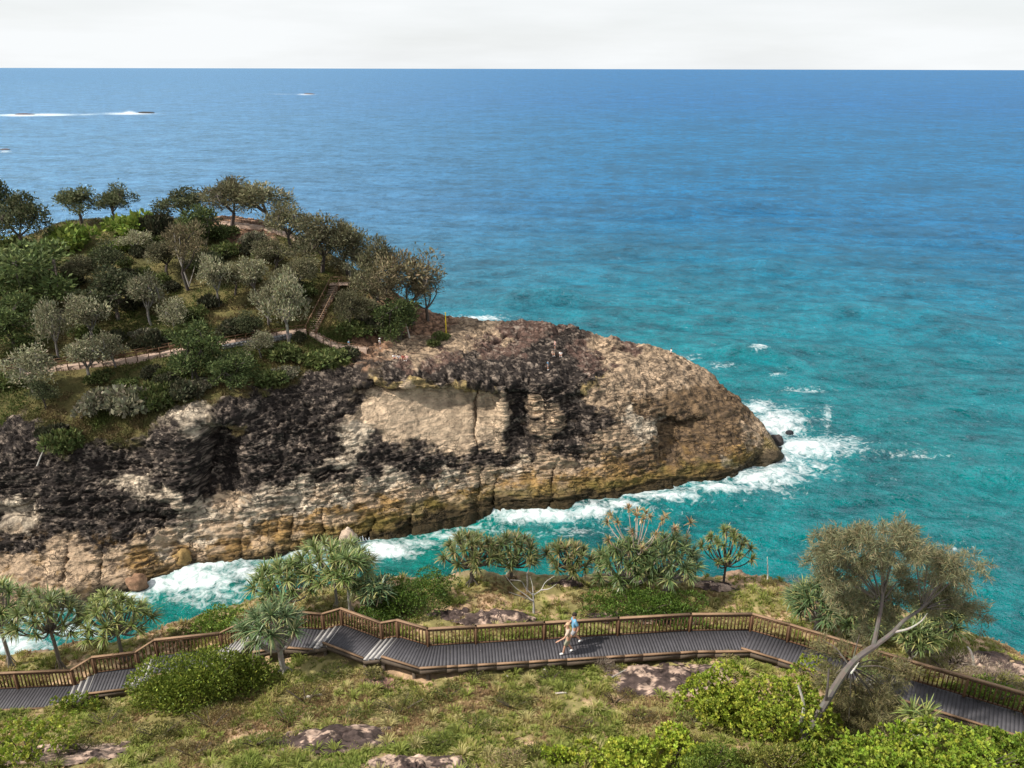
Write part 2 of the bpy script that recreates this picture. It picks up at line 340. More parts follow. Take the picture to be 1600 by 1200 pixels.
# albedo of the headland: samples of what covers it, gully and arch shade painted in dark, spread by nearest weight
COLS = {'D': (0.034, 0.026, 0.022), 'T': (0.48, 0.345, 0.228), 'P': (0.60, 0.49, 0.365), 'O': (0.35, 0.215, 0.085), 'B': (0.20, 0.13, 0.072),
        'R': (0.14, 0.085, 0.066), 'S': (0.36, 0.21, 0.13), 'Y': (0.50, 0.36, 0.16), 'G': (0.115, 0.095, 0.035), 'A': (0.55, 0.41, 0.28)}
SM = """D 300 700 310 720 305 745 312 770 272 690 262 740 278 712 30 745 80 742 150 722 210 720 260 700 100 780 60 842 130 820 180 790 165 842 230 832 20 852 240 812 0 770 330 740 350 765 360 720 385 700 335 690 375 740 420 680 440 640 480 640 470 700 430 735 510 690 520 735 540 640 560 722 600 702 590 735 640 725 675 735 690 725 620 586 680 583 740 588 790 592 560 602 565 582 500 610 400 640 370 660
D 870 530 882 520 845 540 780 562 740 572 820 572 880 572 840 590 760 604 800 640 815 655 810 680 806 702 880 652 898 664 890 692 915 645 860 615 900 608 820 610 20 700 40 680 60 700 25 670 5 690 760 712 780 716 730 735
P 30 802 205 757 266 778 285 800 300 655 302 832 250 852 330 812 380 802 420 775 470 772 527 722 550 680 530 765 582 752 622 750 1140 722 985 652 1003 672 690 750 790 725 430 790 480 785 740 748
T 60 892 100 872 180 872 150 902 30 882 350 792 640 765 700 762 740 745 720 512 700 540 740 532 620 546 660 562 760 520 950 545 1000 562 950 562 980 582 945 612 1000 602 1040 592 1062 572 850 642 862 662 930 632 960 642 965 692 842 722 790 745 1172 692 1192 682 1205 700 1030 560 560 770 300 870 900 730
A 568 625 566 655 690 672 730 680 710 625 770 640 660 625 600 622 580 640 622 642 660 652 702 652 620 668 682 692 722 702 742 642 760 662 766 690 640 620 700 622 745 700
Y 600 602 650 598 722 606 736 613 365 682 930 605
O 215 872 280 862 390 862 370 842 452 832 420 862 782 752 742 772 602 792 662 792 562 802 502 802 702 800 962 722 902 745 882 762 1052 742 1002 746 1102 742 1152 702 822 745 852 772 500 830 480 850 620 815 320 870 240 890 1120 735
B 1062 632 1082 662 1102 642 1052 692 1122 682 1042 722 1002 712 1132 662 1100 700 1080 700 1000 640 1140 680
D 700 583 650 588 715 572 755 580 800 582 850 580 900 590 930 590 800 600 840 555 905 575 860 548
R 880 505 820 520 920 560 800 540 690 568 640 574 930 580 980 540 840 506 760 545
S 640 520 602 512 590 542 360 345 560 545 660 505 580 530 640 500 690 510 400 360
G 100 660 200 642 300 612 400 582 480 560 530 545 250 560 150 582 50 560 20 620 60 630 140 660 220 610 350 590 450 530 120 690 -100 640 -100 500 100 500 200 480 300 460 400 440 480 420 50 400 150 360 250 350 330 360 450 380 520 450 560 500 540 520 400 500 500 480 -200 700 0 650 90 690 180 650 250 620 440 570"""
samp = []; 
for ln in SM.split('\n'):
    w = ln.split(); v = list(map(float, w[1:]))
    samp += [(v[i], v[i + 1], w[0]) for i in range(0, len(v), 2)]
SP = np.array([(a, b) for a, b, _ in samp]); SC = np.array([COLS[c] for *_, c in samp]); SG = np.array([1.0 if c == 'G' else 0.0 for *_, c in samp])
SD = np.array([1.0 if c in 'DR' else 0.0 for *_, c in samp])
w1 = fbm(V * np.array([.55, .55, .8]), 4, 0.6); w2 = fbm(V * np.array([.55, .55, .8]) + 31, 4, 0.6)
w3 = fbm(V * np.array([.14, .14, .25]) + 71, 3, 0.6); w4 = fbm(V * np.array([.14, .14, .25]) + 81, 3, 0.6)
qx, qy = ppx + w1 * 13 + w3 * 22, ppy + w2 * 11 + w4 * 15
HC = np.zeros((len(V), 3)); HG = np.zeros(len(V)); HD = np.zeros(len(V))
for i in range(0, len(V), 40000):
    sl = slice(i, i + 40000)
    d2 = (qx[sl, None] - SP[None, :, 0]) ** 2 + (1.3 * (qy[sl, None] - SP[None, :, 1])) ** 2
    w = 1 / (d2 + 14) ** 4.5; w /= w.sum(1)[:, None]
    HC[sl] = w @ SC; HG[sl] = w @ SG; HD[sl] = w @ SD
HG = np.where(front, HG, np.where(ppx < 560, 1.0, 0.0))
# relief: bedding layers, blocks and grain; little on the vegetated slope
rk = 1 - 0.8 * HG
lay_ = V * np.array([0.16, 0.16, 1.25])
disp = 0.55 * fbm(V * 0.22, 3) + 0.42 * fbm(lay_, 3, 0.55, True) * 0.6 + 0.40 * fbm(V * np.array([.6, .6, 1.0]), 4, 0.55, True) * 0.6 + 0.05 * fbm(V * 2.6 + 9, 2)
uu = V[:, 2] * 0.50 + 0.9 * noise(V * np.array([.07, .07, .1]) + 3) + 0.25 * noise(V * 0.5); sw = uu - np.floor(uu)
HA = np.exp(-(((ppx - 668) / 120) ** 4 + ((ppy - 655) / 48) ** 4)); rk = rk * (1 - 0.72 * HA)
wp = V + 0.7 * np.stack([noise(V * .6), noise(V * .6 + 9), noise(V * .6 + 21)], 1)
k1, k2, kr = worley(wp * np.array([.24, .24, .50])); q1, q2, qr = worley(wp * np.array([.85, .85, 1.35]), 5)
blk = (0.85 + 0.25 * HD) * ((kr - .5) * 1.0 - 0.55 * ss(.16, 0, k2 - k1)) + 0.22 * ((qr - .5) - 0.5 * ss(.14, 0, q2 - q1))
bm = (0.25 + 0.75 * ss(-.25, .35, noise(V * .09 + 15) + .5 * noise(V * .25 + 2))) * (1 - 0.62 * ss(930, 1040, ppx)) * (0.55 + 0.45 * ss(3, 6, V[:, 2]))
disp = disp * .85 + blk * 0.66 * bm
disp += (0.16 + 0.25 * HD) * (ss(0, 0.85, sw) * (1 - ss(0.85, 1.0, sw)) - 0.45)
u2 = V[:, 2] * 1.5 + V[:, 0] * 0.08 + 0.8 * noise(V * 0.18 + 7); s2 = u2 - np.floor(u2); disp += 0.07 * (ss(0, .8, s2) * (1 - ss(.8, 1, s2)) - .4)
disp -= 0.5 * ss(0.5, 0.9, HD) * np.abs(fbm(V * 1.3 + 50, 2))
tip = ss(1226, 1150, ppx)
V += nrm * (disp * rk * (0.25 + 0.75 * tip))[:, None]
cl = fbm(V * 0.5 + 77, 4, 0.6); ck = fbm(V * np.array([.45, .45, 1.1]) + 5, 4, 0.6, True)
lich = (1 - .85 * HA) * ss(0.26, 0.6, fbm(V * np.array([.38, .38, .8]) + 12, 5, 0.62)) * (1 - HG)
HC = HC * (1 + 0.42 * cl)[:, None]
dk = np.array(COLS['D']); pl = np.array((0.42, 0.33, 0.26)); oc = np.array((0.24, 0.14, 0.05))
HC = HC * (1 - 0.42 * lich[:, None] * (1 - HD)[:, None]) + dk * (0.42 * lich * (1 - HD))[:, None]
pf = ss(0.40, 0.7, fbm(V * np.array([.5, .5, .9]) + 90, 4, 0.68)) * HD * (1 - HG) * 0.7
HC = HC * (1 - pf[:, None]) + pl * pf[:, None]
crk = ss(1.25, 1.6, ck) * (1 - HG) * 0.6 * (1 - .7 * HA)
HC = HC * (1 - crk[:, None]) + dk * crk[:, None]
of = ss(0.2, 0.5, fbm(V * 0.7 + 33, 3, 0.6)) * ss(7, 3, V[:, 2]) * (1 - HG) * 0.7
HC = HC * (1 - of[:, None]) + oc * of[:, None]
sp1 = ss(.30, .50, fbm(V * np.array([.9, .9, 1.5]) + 140, 4, .7)); sp2 = ss(.34, .5, fbm(V * np.array([1.0, 1.0, 1.3]) + 160, 4, .7)); nA_ = (1 - .8 * HA) * (1 - HG)
HC = HC * (1 - (.42 * sp1 * (1 - HD) * nA_)[:, None]) + dk * 1.6 * (.42 * sp1 * (1 - HD) * nA_)[:, None]
HC = HC * (1 - (.42 * sp2 * HD * nA_)[:, None]) + pl * (.42 * sp2 * HD * nA_)[:, None]
sp3 = ss(-.15, .3, fbm(V * np.array([.25, .25, .5]) + 190, 4, .62)) * ss(9, 5, V[:, 2]) * ss(.5, 2.5, V[:, 2]) * ss(980, 820, ppx) * (1 - HD) * (1 - HG) * .8
HC = HC * (1 - sp3[:, None]) + np.array(COLS['T']) * 1.15 * sp3[:, None]
stk = ss(.25, .45, fbm(V * np.array([.55, .55, .05]) + 240, 4, .6)) * ss(4, 7, V[:, 2]) * (1 - HG) * (1 - .45 * HA) * ss(1000, 900, ppx) * np.clip(1 - np.abs(nrm[:, 2]) * 1.1, 0, 1) * 1.1
stk = np.clip(stk, 0, .6)[:, None]; HC = HC * (1 - stk) + dk * stk
wet = ss(1.7, 0.6, V[:, 2] - .6 * ss(560, 760, ppx) + 0.7 * noise(V * 0.5))
HC = HC * (1 - 0.9 * wet[:, None]) + np.array((0.030, 0.024, 0.012)) * 0.9 * wet[:, None]
weed = ss(3.6, 1.6, V[:, 2] + 1.2 * noise(V * 0.6)) * (1 - wet) * 0.75 * ss(350, 600, ppx)
HC = HC * (1 - weed[:, None]) + np.array((0.12, 0.10, 0.02)) * weed[:, None]
gn = fbm(V * 0.22 + 60, 4, 0.6)
gcol = np.array((0.085, 0.085, 0.025)) * (1 + 0.4 * gn)[:, None] + np.array((0.10, 0.06, 0.03)) * ss(-0.3, 0.7, gn + 0.5 * fbm(V * 0.9, 3))[:, None]
HC = HC * (1 - 0.6 * HG[:, None]) + gcol * 0.6 * HG[:, None]
HC = np.clip(HC, 0.01, 0.8)
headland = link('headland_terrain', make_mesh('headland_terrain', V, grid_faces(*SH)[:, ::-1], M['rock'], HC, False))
tag(headland, kind='structure')
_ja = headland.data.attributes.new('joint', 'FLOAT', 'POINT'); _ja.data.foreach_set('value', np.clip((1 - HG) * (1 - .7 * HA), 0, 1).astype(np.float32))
bvh_h = bvh_of(V.reshape(*SH, 3), 3)
HGg = HG.reshape(SH)

# --- the near hillside the boardwalk stands on
# columns: px, (near row y,z), (mid), deck near edge, deck far edge, grass behind, brink
def fcol(px, yb, zb, ym, zm, yn, zn, yf, zf, yg, zg, ye, ze):
    return [(px, 1420, zb + 1.6), (px, yb, zb), (px, ym, zm), (px, yn, zn), (px, yf, zf), (px, yg, zg), (px, ye, ze)]
FC = [
 fcol(-420,1260,37.5,1190,35.5,1120,33.4,1095,33.0,1075,32.8,1055,32.5),
 fcol(-150,1240,37.6,1170,35.3,1105,33.5,1085,33.1,1060,32.8,1035,32.6),
 fcol(50,1220,37.6,1160,35.6,1098,33.6,1068,33.3,1047,33.0,1022,32.8),
 fcol(200,1215,38.0,1150,36.0,1078,34.1,1042,33.8,1022,33.6,1000,33.3),
 fcol(330,1210,38.4,1140,36.5,1042,34.8,1008,34.5,988,34.3,962,33.9),
 fcol(450,1205,38.8,1130,37.0,1030,35.9,986,35.8,962,35.4,930,34.8),
 fcol(560,1200,39.0,1120,37.3,1034,36.4,985,36.3,955,36.0,915,35.4),
 fcol(680,1200,39.2,1120,37.5,1048,36.8,1006,36.8,960,36.5,906,36.0),
 fcol(850,1200,39.3,1120,37.7,1038,36.9,1000,36.9,955,36.7,903,36.3),
 fcol(1020,1200,39.4,1110,37.9,1026,36.95,990,36.9,950,36.7,903,36.2),
 fcol(1150,1200,39.6,1100,38.2,1020,37.1,985,36.95,950,36.6,905,36.0),
 fcol(1260,1200,39.8,1110,38.5,1052,37.4,1008,37.2,965,36.8,920,36.1),
 fcol(1400,1210,39.9,1150,38.8,1108,37.8,1058,37.4,1010,37.0,955,36.2),
 fcol(1520,1230,40.0,1180,39.1,1146,38.0,1094,37.7,1040,37.2,993,36.4),
 fcol(1640,1260,40.2,1210,39.3,1170,38.2,1122,37.9,1075,37.4,1040,36.8),
 fcol(1900,1300,40.5,1270,39.7,1240,38.4,1190,38.2,1140,37.8,1110,37.2),
]
FS = []
for col in FC:
    p = [at(*q) for q in col]; e = p[-1]; g = p[-1] - p[-2]; g[2] = 0; g /= np.linalg.norm(g)
    d1 = e + g * 1.6; d1[2] = e[2] - 2.6; d2 = e + g * 6.5; d2[2] = e[2] - 13; d3 = e + g * 15; d3[2] = -2
    FS.append([*p, d1, d2, d3])
FS = np.array(FS); fpx = [c[0][0] for c in FC]
fc_s = [max(8, int((fpx[i + 1] - fpx[i]) / 3.2)) for i in range(len(FC) - 1)]
fc_r = [16, 40, 40, 26, 30, 36, 20, 20, 12]
FG_ = cr_axis(FS, fc_s); FG_ = np.swapaxes(cr_axis(np.swapaxes(FG_, 0, 1), fc_r), 0, 1); FSH = FG_.shape[:2]
FV = FG_.reshape(-1, 3).copy()
rowi = np.tile(np.arange(FSH[1]), (FSH[0], 1)).ravel(); e0 = sum(fc_r[:6])
past = ss(e0 - 6, e0 + 14, rowi)
FV[:, 2] += 0.22 * fbm(FV * 0.45, 3) + 0.07 * fbm(FV * 1.9, 3)
fn = grid_normals(FV.reshape(*FSH, 3)).reshape(-1, 3)
FV += fn * (past * (0.8 * fbm(FV * 0.35, 3) + 0.3 * fbm(FV * np.array([.8, .8, 1.6]), 3, .55, True)))[:, None]
sn = fbm(FV * 0.30 + 4, 4, 0.6); sn2 = fbm(FV * 1.1 + 8, 3, 0.6)
sand = ss(0.05, 0.45, sn + 0.4 * sn2)
FCOL = np.array((0.24, 0.205, 0.08)) * (1 + 0.4 * sn2)[:, None] * (1 - sand)[:, None] + np.array((0.42, 0.28, 0.17)) * (1 + 0.25 * sn2)[:, None] * sand[:, None]
rockc = np.array((0.20, 0.13, 0.10)) * (1 + 0.6 * fbm(FV * np.array([1, 1, 2.0]), 3))[:, None]
FCOL = np.clip(FCOL * (1 - past)[:, None] + rockc * past[:, None], 0.012, 0.8)
hillside = link('hillside_terrain', make_mesh('hillside_terrain', FV, grid_faces(*FSH)[:, ::-1], M['soil'], FCOL, True)); tag(hillside, kind='structure')
bvh_f = bvh_of(FV.reshape(*FSH, 3), 2)
def hit(px, py, b):
    r = b.ray_cast(Vector(CAM), Vector(ray(px, py)))
    return (np.array(r[0]), np.array(r[1])) if r[0] is not None else (None, None)
def gz(x, y, b, top=60):
    r = b.ray_cast(Vector((x, y, top)), Vector((0, 0, -1)))
    return r[0].z if r[0] is not None else None
def fg(px, py): 
    p, _ = hit(px, py, bvh_f); return p if p is not None else at(px, py, 37)
def hg(px, py):
    p, _ = hit(px, py, bvh_h); return p if p is not None else at(px, py, 20)

# ------------------------------------------------------------------ sea
nth, nr = 640, 600
th = np.radians(np.linspace(-56, 56, nth))
dep = np.concatenate([np.linspace(52, 4.0, 430), np.geomspace(4.0, 0.045, nr - 430 + 1)[1:]])
rr = 62.0 / np.tan(np.radians(dep))
TH, RR = np.meshgrid(th, rr, indexing='ij')
SVx = (RR * np.sin(TH)).ravel(); SVy = (RR * np.cos(TH)).ravel(); SVz = np.zeros_like(SVx)
spx, spy, _ = project(np.stack([SVx, SVy, SVz], 1))
dist = np.hypot(SVx, SVy); cell = np.maximum(dist * 0.0031, np.gradient(rr)[None, :].repeat(nth, 0).ravel())
shore = np.array([at(a, b, 0)[:2] for a, b in [(-260, 1010), (0, 965), (100, 945), (190, 925), (283, 895), (355, 886), (440, 872), (545, 850), (605, 836), (690, 815), (775, 796), (865, 790), (930, 781), (1010, 769), (1080, 759), (1140, 747), (1178, 727), (1208, 722), (1224, 714)]])
def seg_dist(x, y, poly):
    d = np.full(len(x), 1e9)
    for a, b in zip(poly[:-1], poly[1:]):
        ab = b - a; t = np.clip(((x - a[0]) * ab[0] + (y - a[1]) * ab[1]) / (ab @ ab), 0, 1)
        d = np.minimum(d, np.hypot(x - a[0] - t * ab[0], y - a[1] - t * ab[1]))
    return d
near = dist < 400
sd = np.full(len(SVx), 1e3); sd[near] = seg_dist(SVx[near], SVy[near], shore)
gorge = ss(1000, 700, spx) * ss(760, 820, spy)
wr = np.random.default_rng(11)
for k in range(46):
    lam = 1.6 * (44 / 1.6) ** (k / 45.0); ang = math.radians(-100 + wr.normal() * 26 * (1.0 if lam < 15 else 0.45))
    amp = 0.0125 * lam ** 0.80 * wr.uniform(0.7, 1.3) * (0.75 if lam > 12 else 1)
    kx, ky = 2 * np.pi / lam * math.cos(ang), 2 * np.pi / lam * math.sin(ang); ph = wr.uniform(0, 6.28)
    att = np.clip((lam / cell - 2.2) / 2.5, 0, 1)
    s = np.sin(kx * SVx + ky * SVy + ph)
    SVz += amp * att * (1 - 0.35 * gorge) * (s + 0.25 * np.cos(2 * (kx * SVx + ky * SVy + ph)))
for (a, b, c, d), hgt, wd_ in [((775, 472, 905, 462), 1.5, 4.5), ((1130, 545, 1260, 565), .9, 3.5), ((1000, 330, 1250, 318), 1.2, 9), ((620, 380, 760, 385), .9, 6), ((1280, 480, 1520, 500), .9, 6), ((1150, 420, 1340, 400), 1.0, 7)]:   # single swells rolling in
    A0, B0 = at(a, b, 0)[:2], at(c, d, 0)[:2]; e = B0 - A0; L_ = np.hypot(*e); e = e / L_
    u = ((SVx - A0[0]) * e[0] + (SVy - A0[1]) * e[1]) / L_ * 2 - 1; v_ = -(SVx - A0[0]) * e[1] + (SVy - A0[1]) * e[0] + wd_ * .8 * u * u
    SVz += 1.9 * hgt * np.exp(-(v_ / wd_) ** 2 - u ** 4)
foam = np.zeros(len(SVx))
for a, b, rx, ry, st in [(1185,640,26,14,.9),(1215,662,48,20,1.0),(1255,698,74,19,1.05),(1290,705,60,12,.75),(1235,730,70,22,.7),(1212,742,44,26,.95),(1180,752,40,16,1.0),(1120,768,60,9,1.0),(1040,778,55,7,.95),(970,790,40,7,.95),(925,797,40,8,1),(850,800,75,9,1.15),(810,803,35,9,1.1),
    (700,830,45,10,.75),(645,845,40,12,.8),(600,858,50,14,1.15),(570,868,40,12,1.0),(470,885,50,14,.8),(400,900,60,15,.95),(300,908,70,18,1.15),(250,915,60,15,1.1),(200,932,45,10,1.0),(330,930,90,22,.62),(110,985,60,14,.85),(20,1010,60,20,1.0),(-60,1000,90,30,.9),
    (1186,553,14,3.5,.9),(1215,585,14,5,.55),(1255,607,32,5,.68),(1292,652,9,16,.6),(1130,571,26,4,.5),(1420,712,50,8,.42),(1330,690,20,10,.6),(745,497,42,3.5,1.0),(700,497,25,3,.9),(960,536,12,2.5,.7),(1000,543,14,2.5,.6),(1075,556,20,3,.55),
    (30,180,40,1.7,1.3),(75,179.3,45,1.6,1.3),(130,178.5,25,1.0,.9),(200,177.6,40,1.7,1.2),(202,176,9,2.2,1.2),(478,147.5,14,1.1,1.0),(440,147,25,.8,.5),(6,236,10,1.6,1.1),(1310,860,60,10,.30),(900,825,70,10,.45),(720,850,70,12,.42),(1480,860,40,14,.4)]:
    d = ((spx - a) / rx) ** 2 + ((spy - b) / ry) ** 2
    foam = np.maximum(foam, st * np.exp(-d * 0.8))
foam = np.maximum(foam, 0.95 * np.exp(-(sd / 1.7) ** 2) * (0.75 + 0.5 * noise(np.stack([SVx * .12, SVy * .12, SVz], 1))))
foam = np.maximum(foam, 0.5 * np.exp(-(sd / 6.0) ** 2))
SVz += 0.25 * ss(0.6, 1.1, foam) * (dist < 400)
seaV = np.stack([SVx, SVy, SVz], 1)
deepf = ss(110, 400, dist); deepf2 = ss(300, 1800, dist)
cols = np.array((0.0, 0.126, 0.124))[None] * (1 - deepf)[:, None] + np.array((0.0, 0.086, 0.205))[None] * deepf[:, None]
cols = cols * (1 - deepf2)[:, None] + np.array((0.0, 0.072, 0.225))[None] * deepf2[:, None]
lm = np.stack([SVx * 0.012, SVy * 0.012, SVz * 0], 1)
cols = cols * (1 + 0.22 * fbm(lm, 3))[:, None]
lf = (ss(1100, 200, spx) * ss(620, 330, spy))[:, None]   # pale sky sheen on the left water, painted into its colour
lf = lf * 1.25; cols = cols * (1 - 0.5 * lf) + np.array((0.12, 0.21, 0.33)) * 0.5 * lf
gr = (gorge * 0.5)[:, None]; cols = cols * (1 - gr) + np.array((0.0, 0.155, 0.105)) * gr
mt, n, l = new_mat('sea_water'); out = N(n, 'ShaderNodeOutputMaterial')
ca = N(n, 'ShaderNodeAttribute', attribute_name='Col'); fa = N(n, 'ShaderNodeAttribute', attribute_name='foam'); geo = N(n, 'ShaderNodeNewGeometry')
mpn = N(n, 'ShaderNodeMapping'); mpn.inputs['Scale'].default_value = (0.75, 1.0, 1.0); mpn.inputs['Rotation'].default_value = (0, 0, math.radians(9)); l.new(geo.outputs['Position'], mpn.inputs['Vector'])
n1 = N(n, 'ShaderNodeTexNoise', Scale=0.42, Detail=5.0, Roughness=0.72); l.new(mpn.outputs[0], n1.inputs['Vector'])
n2 = N(n, 'ShaderNodeTexNoise', Scale=0.12, Detail=6.0, Roughness=0.75); l.new(mpn.outputs[0], n2.inputs['Vector'])
n2b = N(n, 'ShaderNodeTexNoise', Scale=0.028, Detail=6.0, Roughness=0.75); l.new(mpn.outputs[0], n2b.inputs['Vector'])
def crest(src):      # short crested chop: sharp ridges, rounded troughs
    a = N(n, 'ShaderNodeMath', operation='SUBTRACT'); l.new(src.outputs['Fac'], a.inputs[0]); a.inputs[1].default_value = 0.5
    b = N(n, 'ShaderNodeMath', operation='ABSOLUTE'); l.new(a.outputs[0], b.inputs[0])
    c = N(n, 'ShaderNodeMath', operation='MULTIPLY'); l.new(b.outputs[0], c.inputs[0]); c.inputs[1].default_value = -1.3; return c
c1 = crest(n1); c2 = crest(n2)
b1 = N(n, 'ShaderNodeBump', Strength=1.0, Distance=1.1); l.new(c1.outputs[0], b1.inputs['Height'])
b2 = N(n, 'ShaderNodeBump', Strength=1.0, Distance=3.0); l.new(c2.outputs[0], b2.inputs['Height']); l.new(b1.outputs[0], b2.inputs['Normal'])
b3 = N(n, 'ShaderNodeBump', Strength=1.0, Distance=9.0); l.new(n2b.outputs['Fac'], b3.inputs['Height']); l.new(b2.outputs[0], b3.inputs['Normal'])
nsum = N(n, 'ShaderNodeMath', operation='MULTIPLY_ADD'); l.new(n2.outputs['Fac'], nsum.inputs[0]); nsum.inputs[1].default_value = 1.7; l.new(n1.outputs['Fac'], nsum.inputs[2])
nsum2 = N(n, 'ShaderNodeMath', operation='ADD'); l.new(nsum.outputs[0], nsum2.inputs[0]); l.new(n2b.outputs['Fac'], nsum2.inputs[1])
nmr = N(n, 'ShaderNodeMapRange'); nmr.inputs['From Min'].default_value = 1.5; nmr.inputs['From Max'].default_value = 2.2; nmr.inputs['To Min'].default_value = 0.4; nmr.inputs['To Max'].default_value = 1.7; l.new(nsum2.outputs[0], nmr.inputs['Value'])
wcol = N(n, 'ShaderNodeVectorMath', operation='SCALE'); l.new(ca.outputs['Color'], wcol.inputs[0]); l.new(nmr.outputs[0], wcol.inputs['Scale'])  # light through crests and darker troughs, painted into the water colour by noise
dif = N(n, 'ShaderNodeBsdfDiffuse'); l.new(wcol.outputs[0], dif.inputs['Color']); bd = N(n, 'ShaderNodeBump', Strength=0.7, Distance=1.6); l.new(nsum2.outputs[0], bd.inputs['Height']); l.new(bd.outputs[0], dif.inputs['Normal'])
gl = N(n, 'ShaderNodeBsdfGlossy', Roughness=0.22); gl.inputs['Color'].default_value = (0.52, 0.82, 1.0, 1); l.new(b3.outputs[0], gl.inputs['Normal'])
fr = N(n, 'ShaderNodeFresnel', IOR=1.33); l.new(b3.outputs[0], fr.inputs['Normal'])
fm = N(n, 'ShaderNodeMapRange'); fm.inputs['From Min'].default_value = 0.035; fm.inputs['From Max'].default_value = 0.50; fm.inputs['To Min'].default_value = 0.0; fm.inputs['To Max'].default_value = 0.31
l.new(fr.outputs[0], fm.inputs['Value'])
w = N(n, 'ShaderNodeMixShader'); l.new(fm.outputs[0], w.inputs[0]); l.new(dif.outputs[0], w.inputs[1]); l.new(gl.outputs[0], w.inputs[2])
fo = N(n, 'ShaderNodeBsdfDiffuse'); fo.inputs['Color'].default_value = (0.80, 0.83, 0.83, 1)
f1 = N(n, 'ShaderNodeTexNoise', Scale=0.8, Detail=9.0, Roughness=0.72, Distortion=0.9); l.new(geo.outputs['Position'], f1.inputs['Vector'])
f2 = N(n, 'ShaderNodeTexVoronoi', Scale=0.55, feature='DISTANCE_TO_EDGE'); 
wv = N(n, 'ShaderNodeVectorMath', operation='MULTIPLY_ADD'); l.new(f1.outputs['Color'], wv.inputs[0]); wv.inputs[1].default_value = (2.2, 2.2, 0); l.new(geo.outputs['Position'], wv.inputs[2]); l.new(wv.outputs[0], f2.inputs['Vector'])
fs = N(n, 'ShaderNodeMath', operation='MULTIPLY_ADD'); l.new(f1.outputs['Fac'], fs.inputs[0]); fs.inputs[1].default_value = 2.6; fs.inputs[2].default_value = -1.58
fs2 = N(n, 'ShaderNodeMath', operation='MULTIPLY_ADD'); l.new(f2.outputs['Distance'], fs2.inputs[0]); fs2.inputs[1].default_value = -0.42; l.new(fs.outputs[0], fs2.inputs[2])
fad = N(n, 'ShaderNodeMath', operation='ADD'); l.new(fa.outputs['Fac'], fad.inputs[0]); l.new(fs2.outputs[0], fad.inputs[1])
frg = N(n, 'ShaderNodeMapRange'); frg.inputs['From Min'].default_value = 0.0; frg.inputs['From Max'].default_value = 1.0; frg.inputs['To Max'].default_value = 0.97; l.new(fad.outputs[0], frg.inputs['Value'])
fx = N(n, 'ShaderNodeMixShader'); l.new(frg.outputs[0], fx.inputs[0]); l.new(w.outputs[0], fx.inputs[1]); l.new(fo.outputs[0], fx.inputs[2]); l.new(fx.outputs[0], out.inputs['Surface'])
sme = make_mesh('sea', seaV, grid_faces(nth, nr), mt, np.clip(cols, 0, 1), True)
fat = sme.attributes.new('foam', 'FLOAT', 'POINT'); fat.data.foreach_set('value', foam.astype(np.float32))
sea = tag(link('sea', sme), kind='structure')

# ------------------------------------------------------------------ boardwalk
WID = 1.46
def offset_line(far):
    """near edge of a walkway whose far edge is given (walking from right to left), mitred; adds square stations round bends"""
    far = [np.asarray(p, float) for p in far]; F2 = []; N2 = []
    def perp(a, b):
        d = (b - a)[:2]; d = d / np.linalg.norm(d); v = np.array([-d[1], d[0], 0.0])
        return v if v[1] < 0 else -v
    for i, p in enumerate(far):
        if i == 0: F2.append(p); N2.append(p + perp(far[0], far[1]) * WID)
        elif i == len(far) - 1: F2.append(p); N2.append(p + perp(far[-2], far[-1]) * WID)
        else:
            a, b = perp(far[i - 1], p), perp(p, far[i + 1]); mm = (a + b) / 2; mm = mm / (mm @ mm)
            la, lb = np.linalg.norm(p - far[i - 1]), np.linalg.norm(far[i + 1] - p); k = 0.85
            if la > 2 * k:
                q = p + (far[i - 1] - p) * k / la; F2.append(q); N2.append(q + a * WID)
            F2.append(p); N2.append(p + mm * WID)
            if lb > 2 * k:
                q = p + (far[i + 1] - p) * k / lb; F2.append(q); N2.append(q + b * WID)
    return F2, N2
UP = np.array([0, 0, 1.0])
deck_areas = []
POSTM = make_mesh('post', [(-.05, -.05, -.6), (.05, -.05, -.6), (.05, .05, -.6), (-.05, .05, -.6), (-.05, -.05, .97), (.05, -.05, .97), (.05, .05, .97), (-.05, .05, .97)],
                  [(3, 2, 1, 0), (4, 5, 6, 7), (0, 1, 5, 4), (1, 2, 6, 5), (2, 3, 7, 6), (3, 0, 4, 7)], M['timber'])
b_ = .025
BALM = make_mesh('baluster', [(-b_, -b_, 0), (b_, -b_, 0), (b_, b_, 0), (-b_, b_, 0), (-b_, -b_, .80), (b_, -b_, .80), (b_, b_, .80), (-b_, b_, .80)],
                 [(3, 2, 1, 0), (4, 5, 6, 7), (0, 1, 5, 4), (1, 2, 6, 5), (2, 3, 7, 6), (3, 0, 4, 7)], M['timber'])
PILEM = make_mesh('pile', [(-.08, -.08, -1.6), (.08, -.08, -1.6), (.08, .08, -1.6), (-.08, .08, -1.6), (-.08, -.08, 0), (.08, -.08, 0), (.08, .08, 0), (-.08, .08, 0)],
                  [(3, 2, 1, 0), (4, 5, 6, 7), (0, 1, 5, 4), (1, 2, 6, 5), (2, 3, 7, 6), (3, 0, 4, 7)], M['pile'])
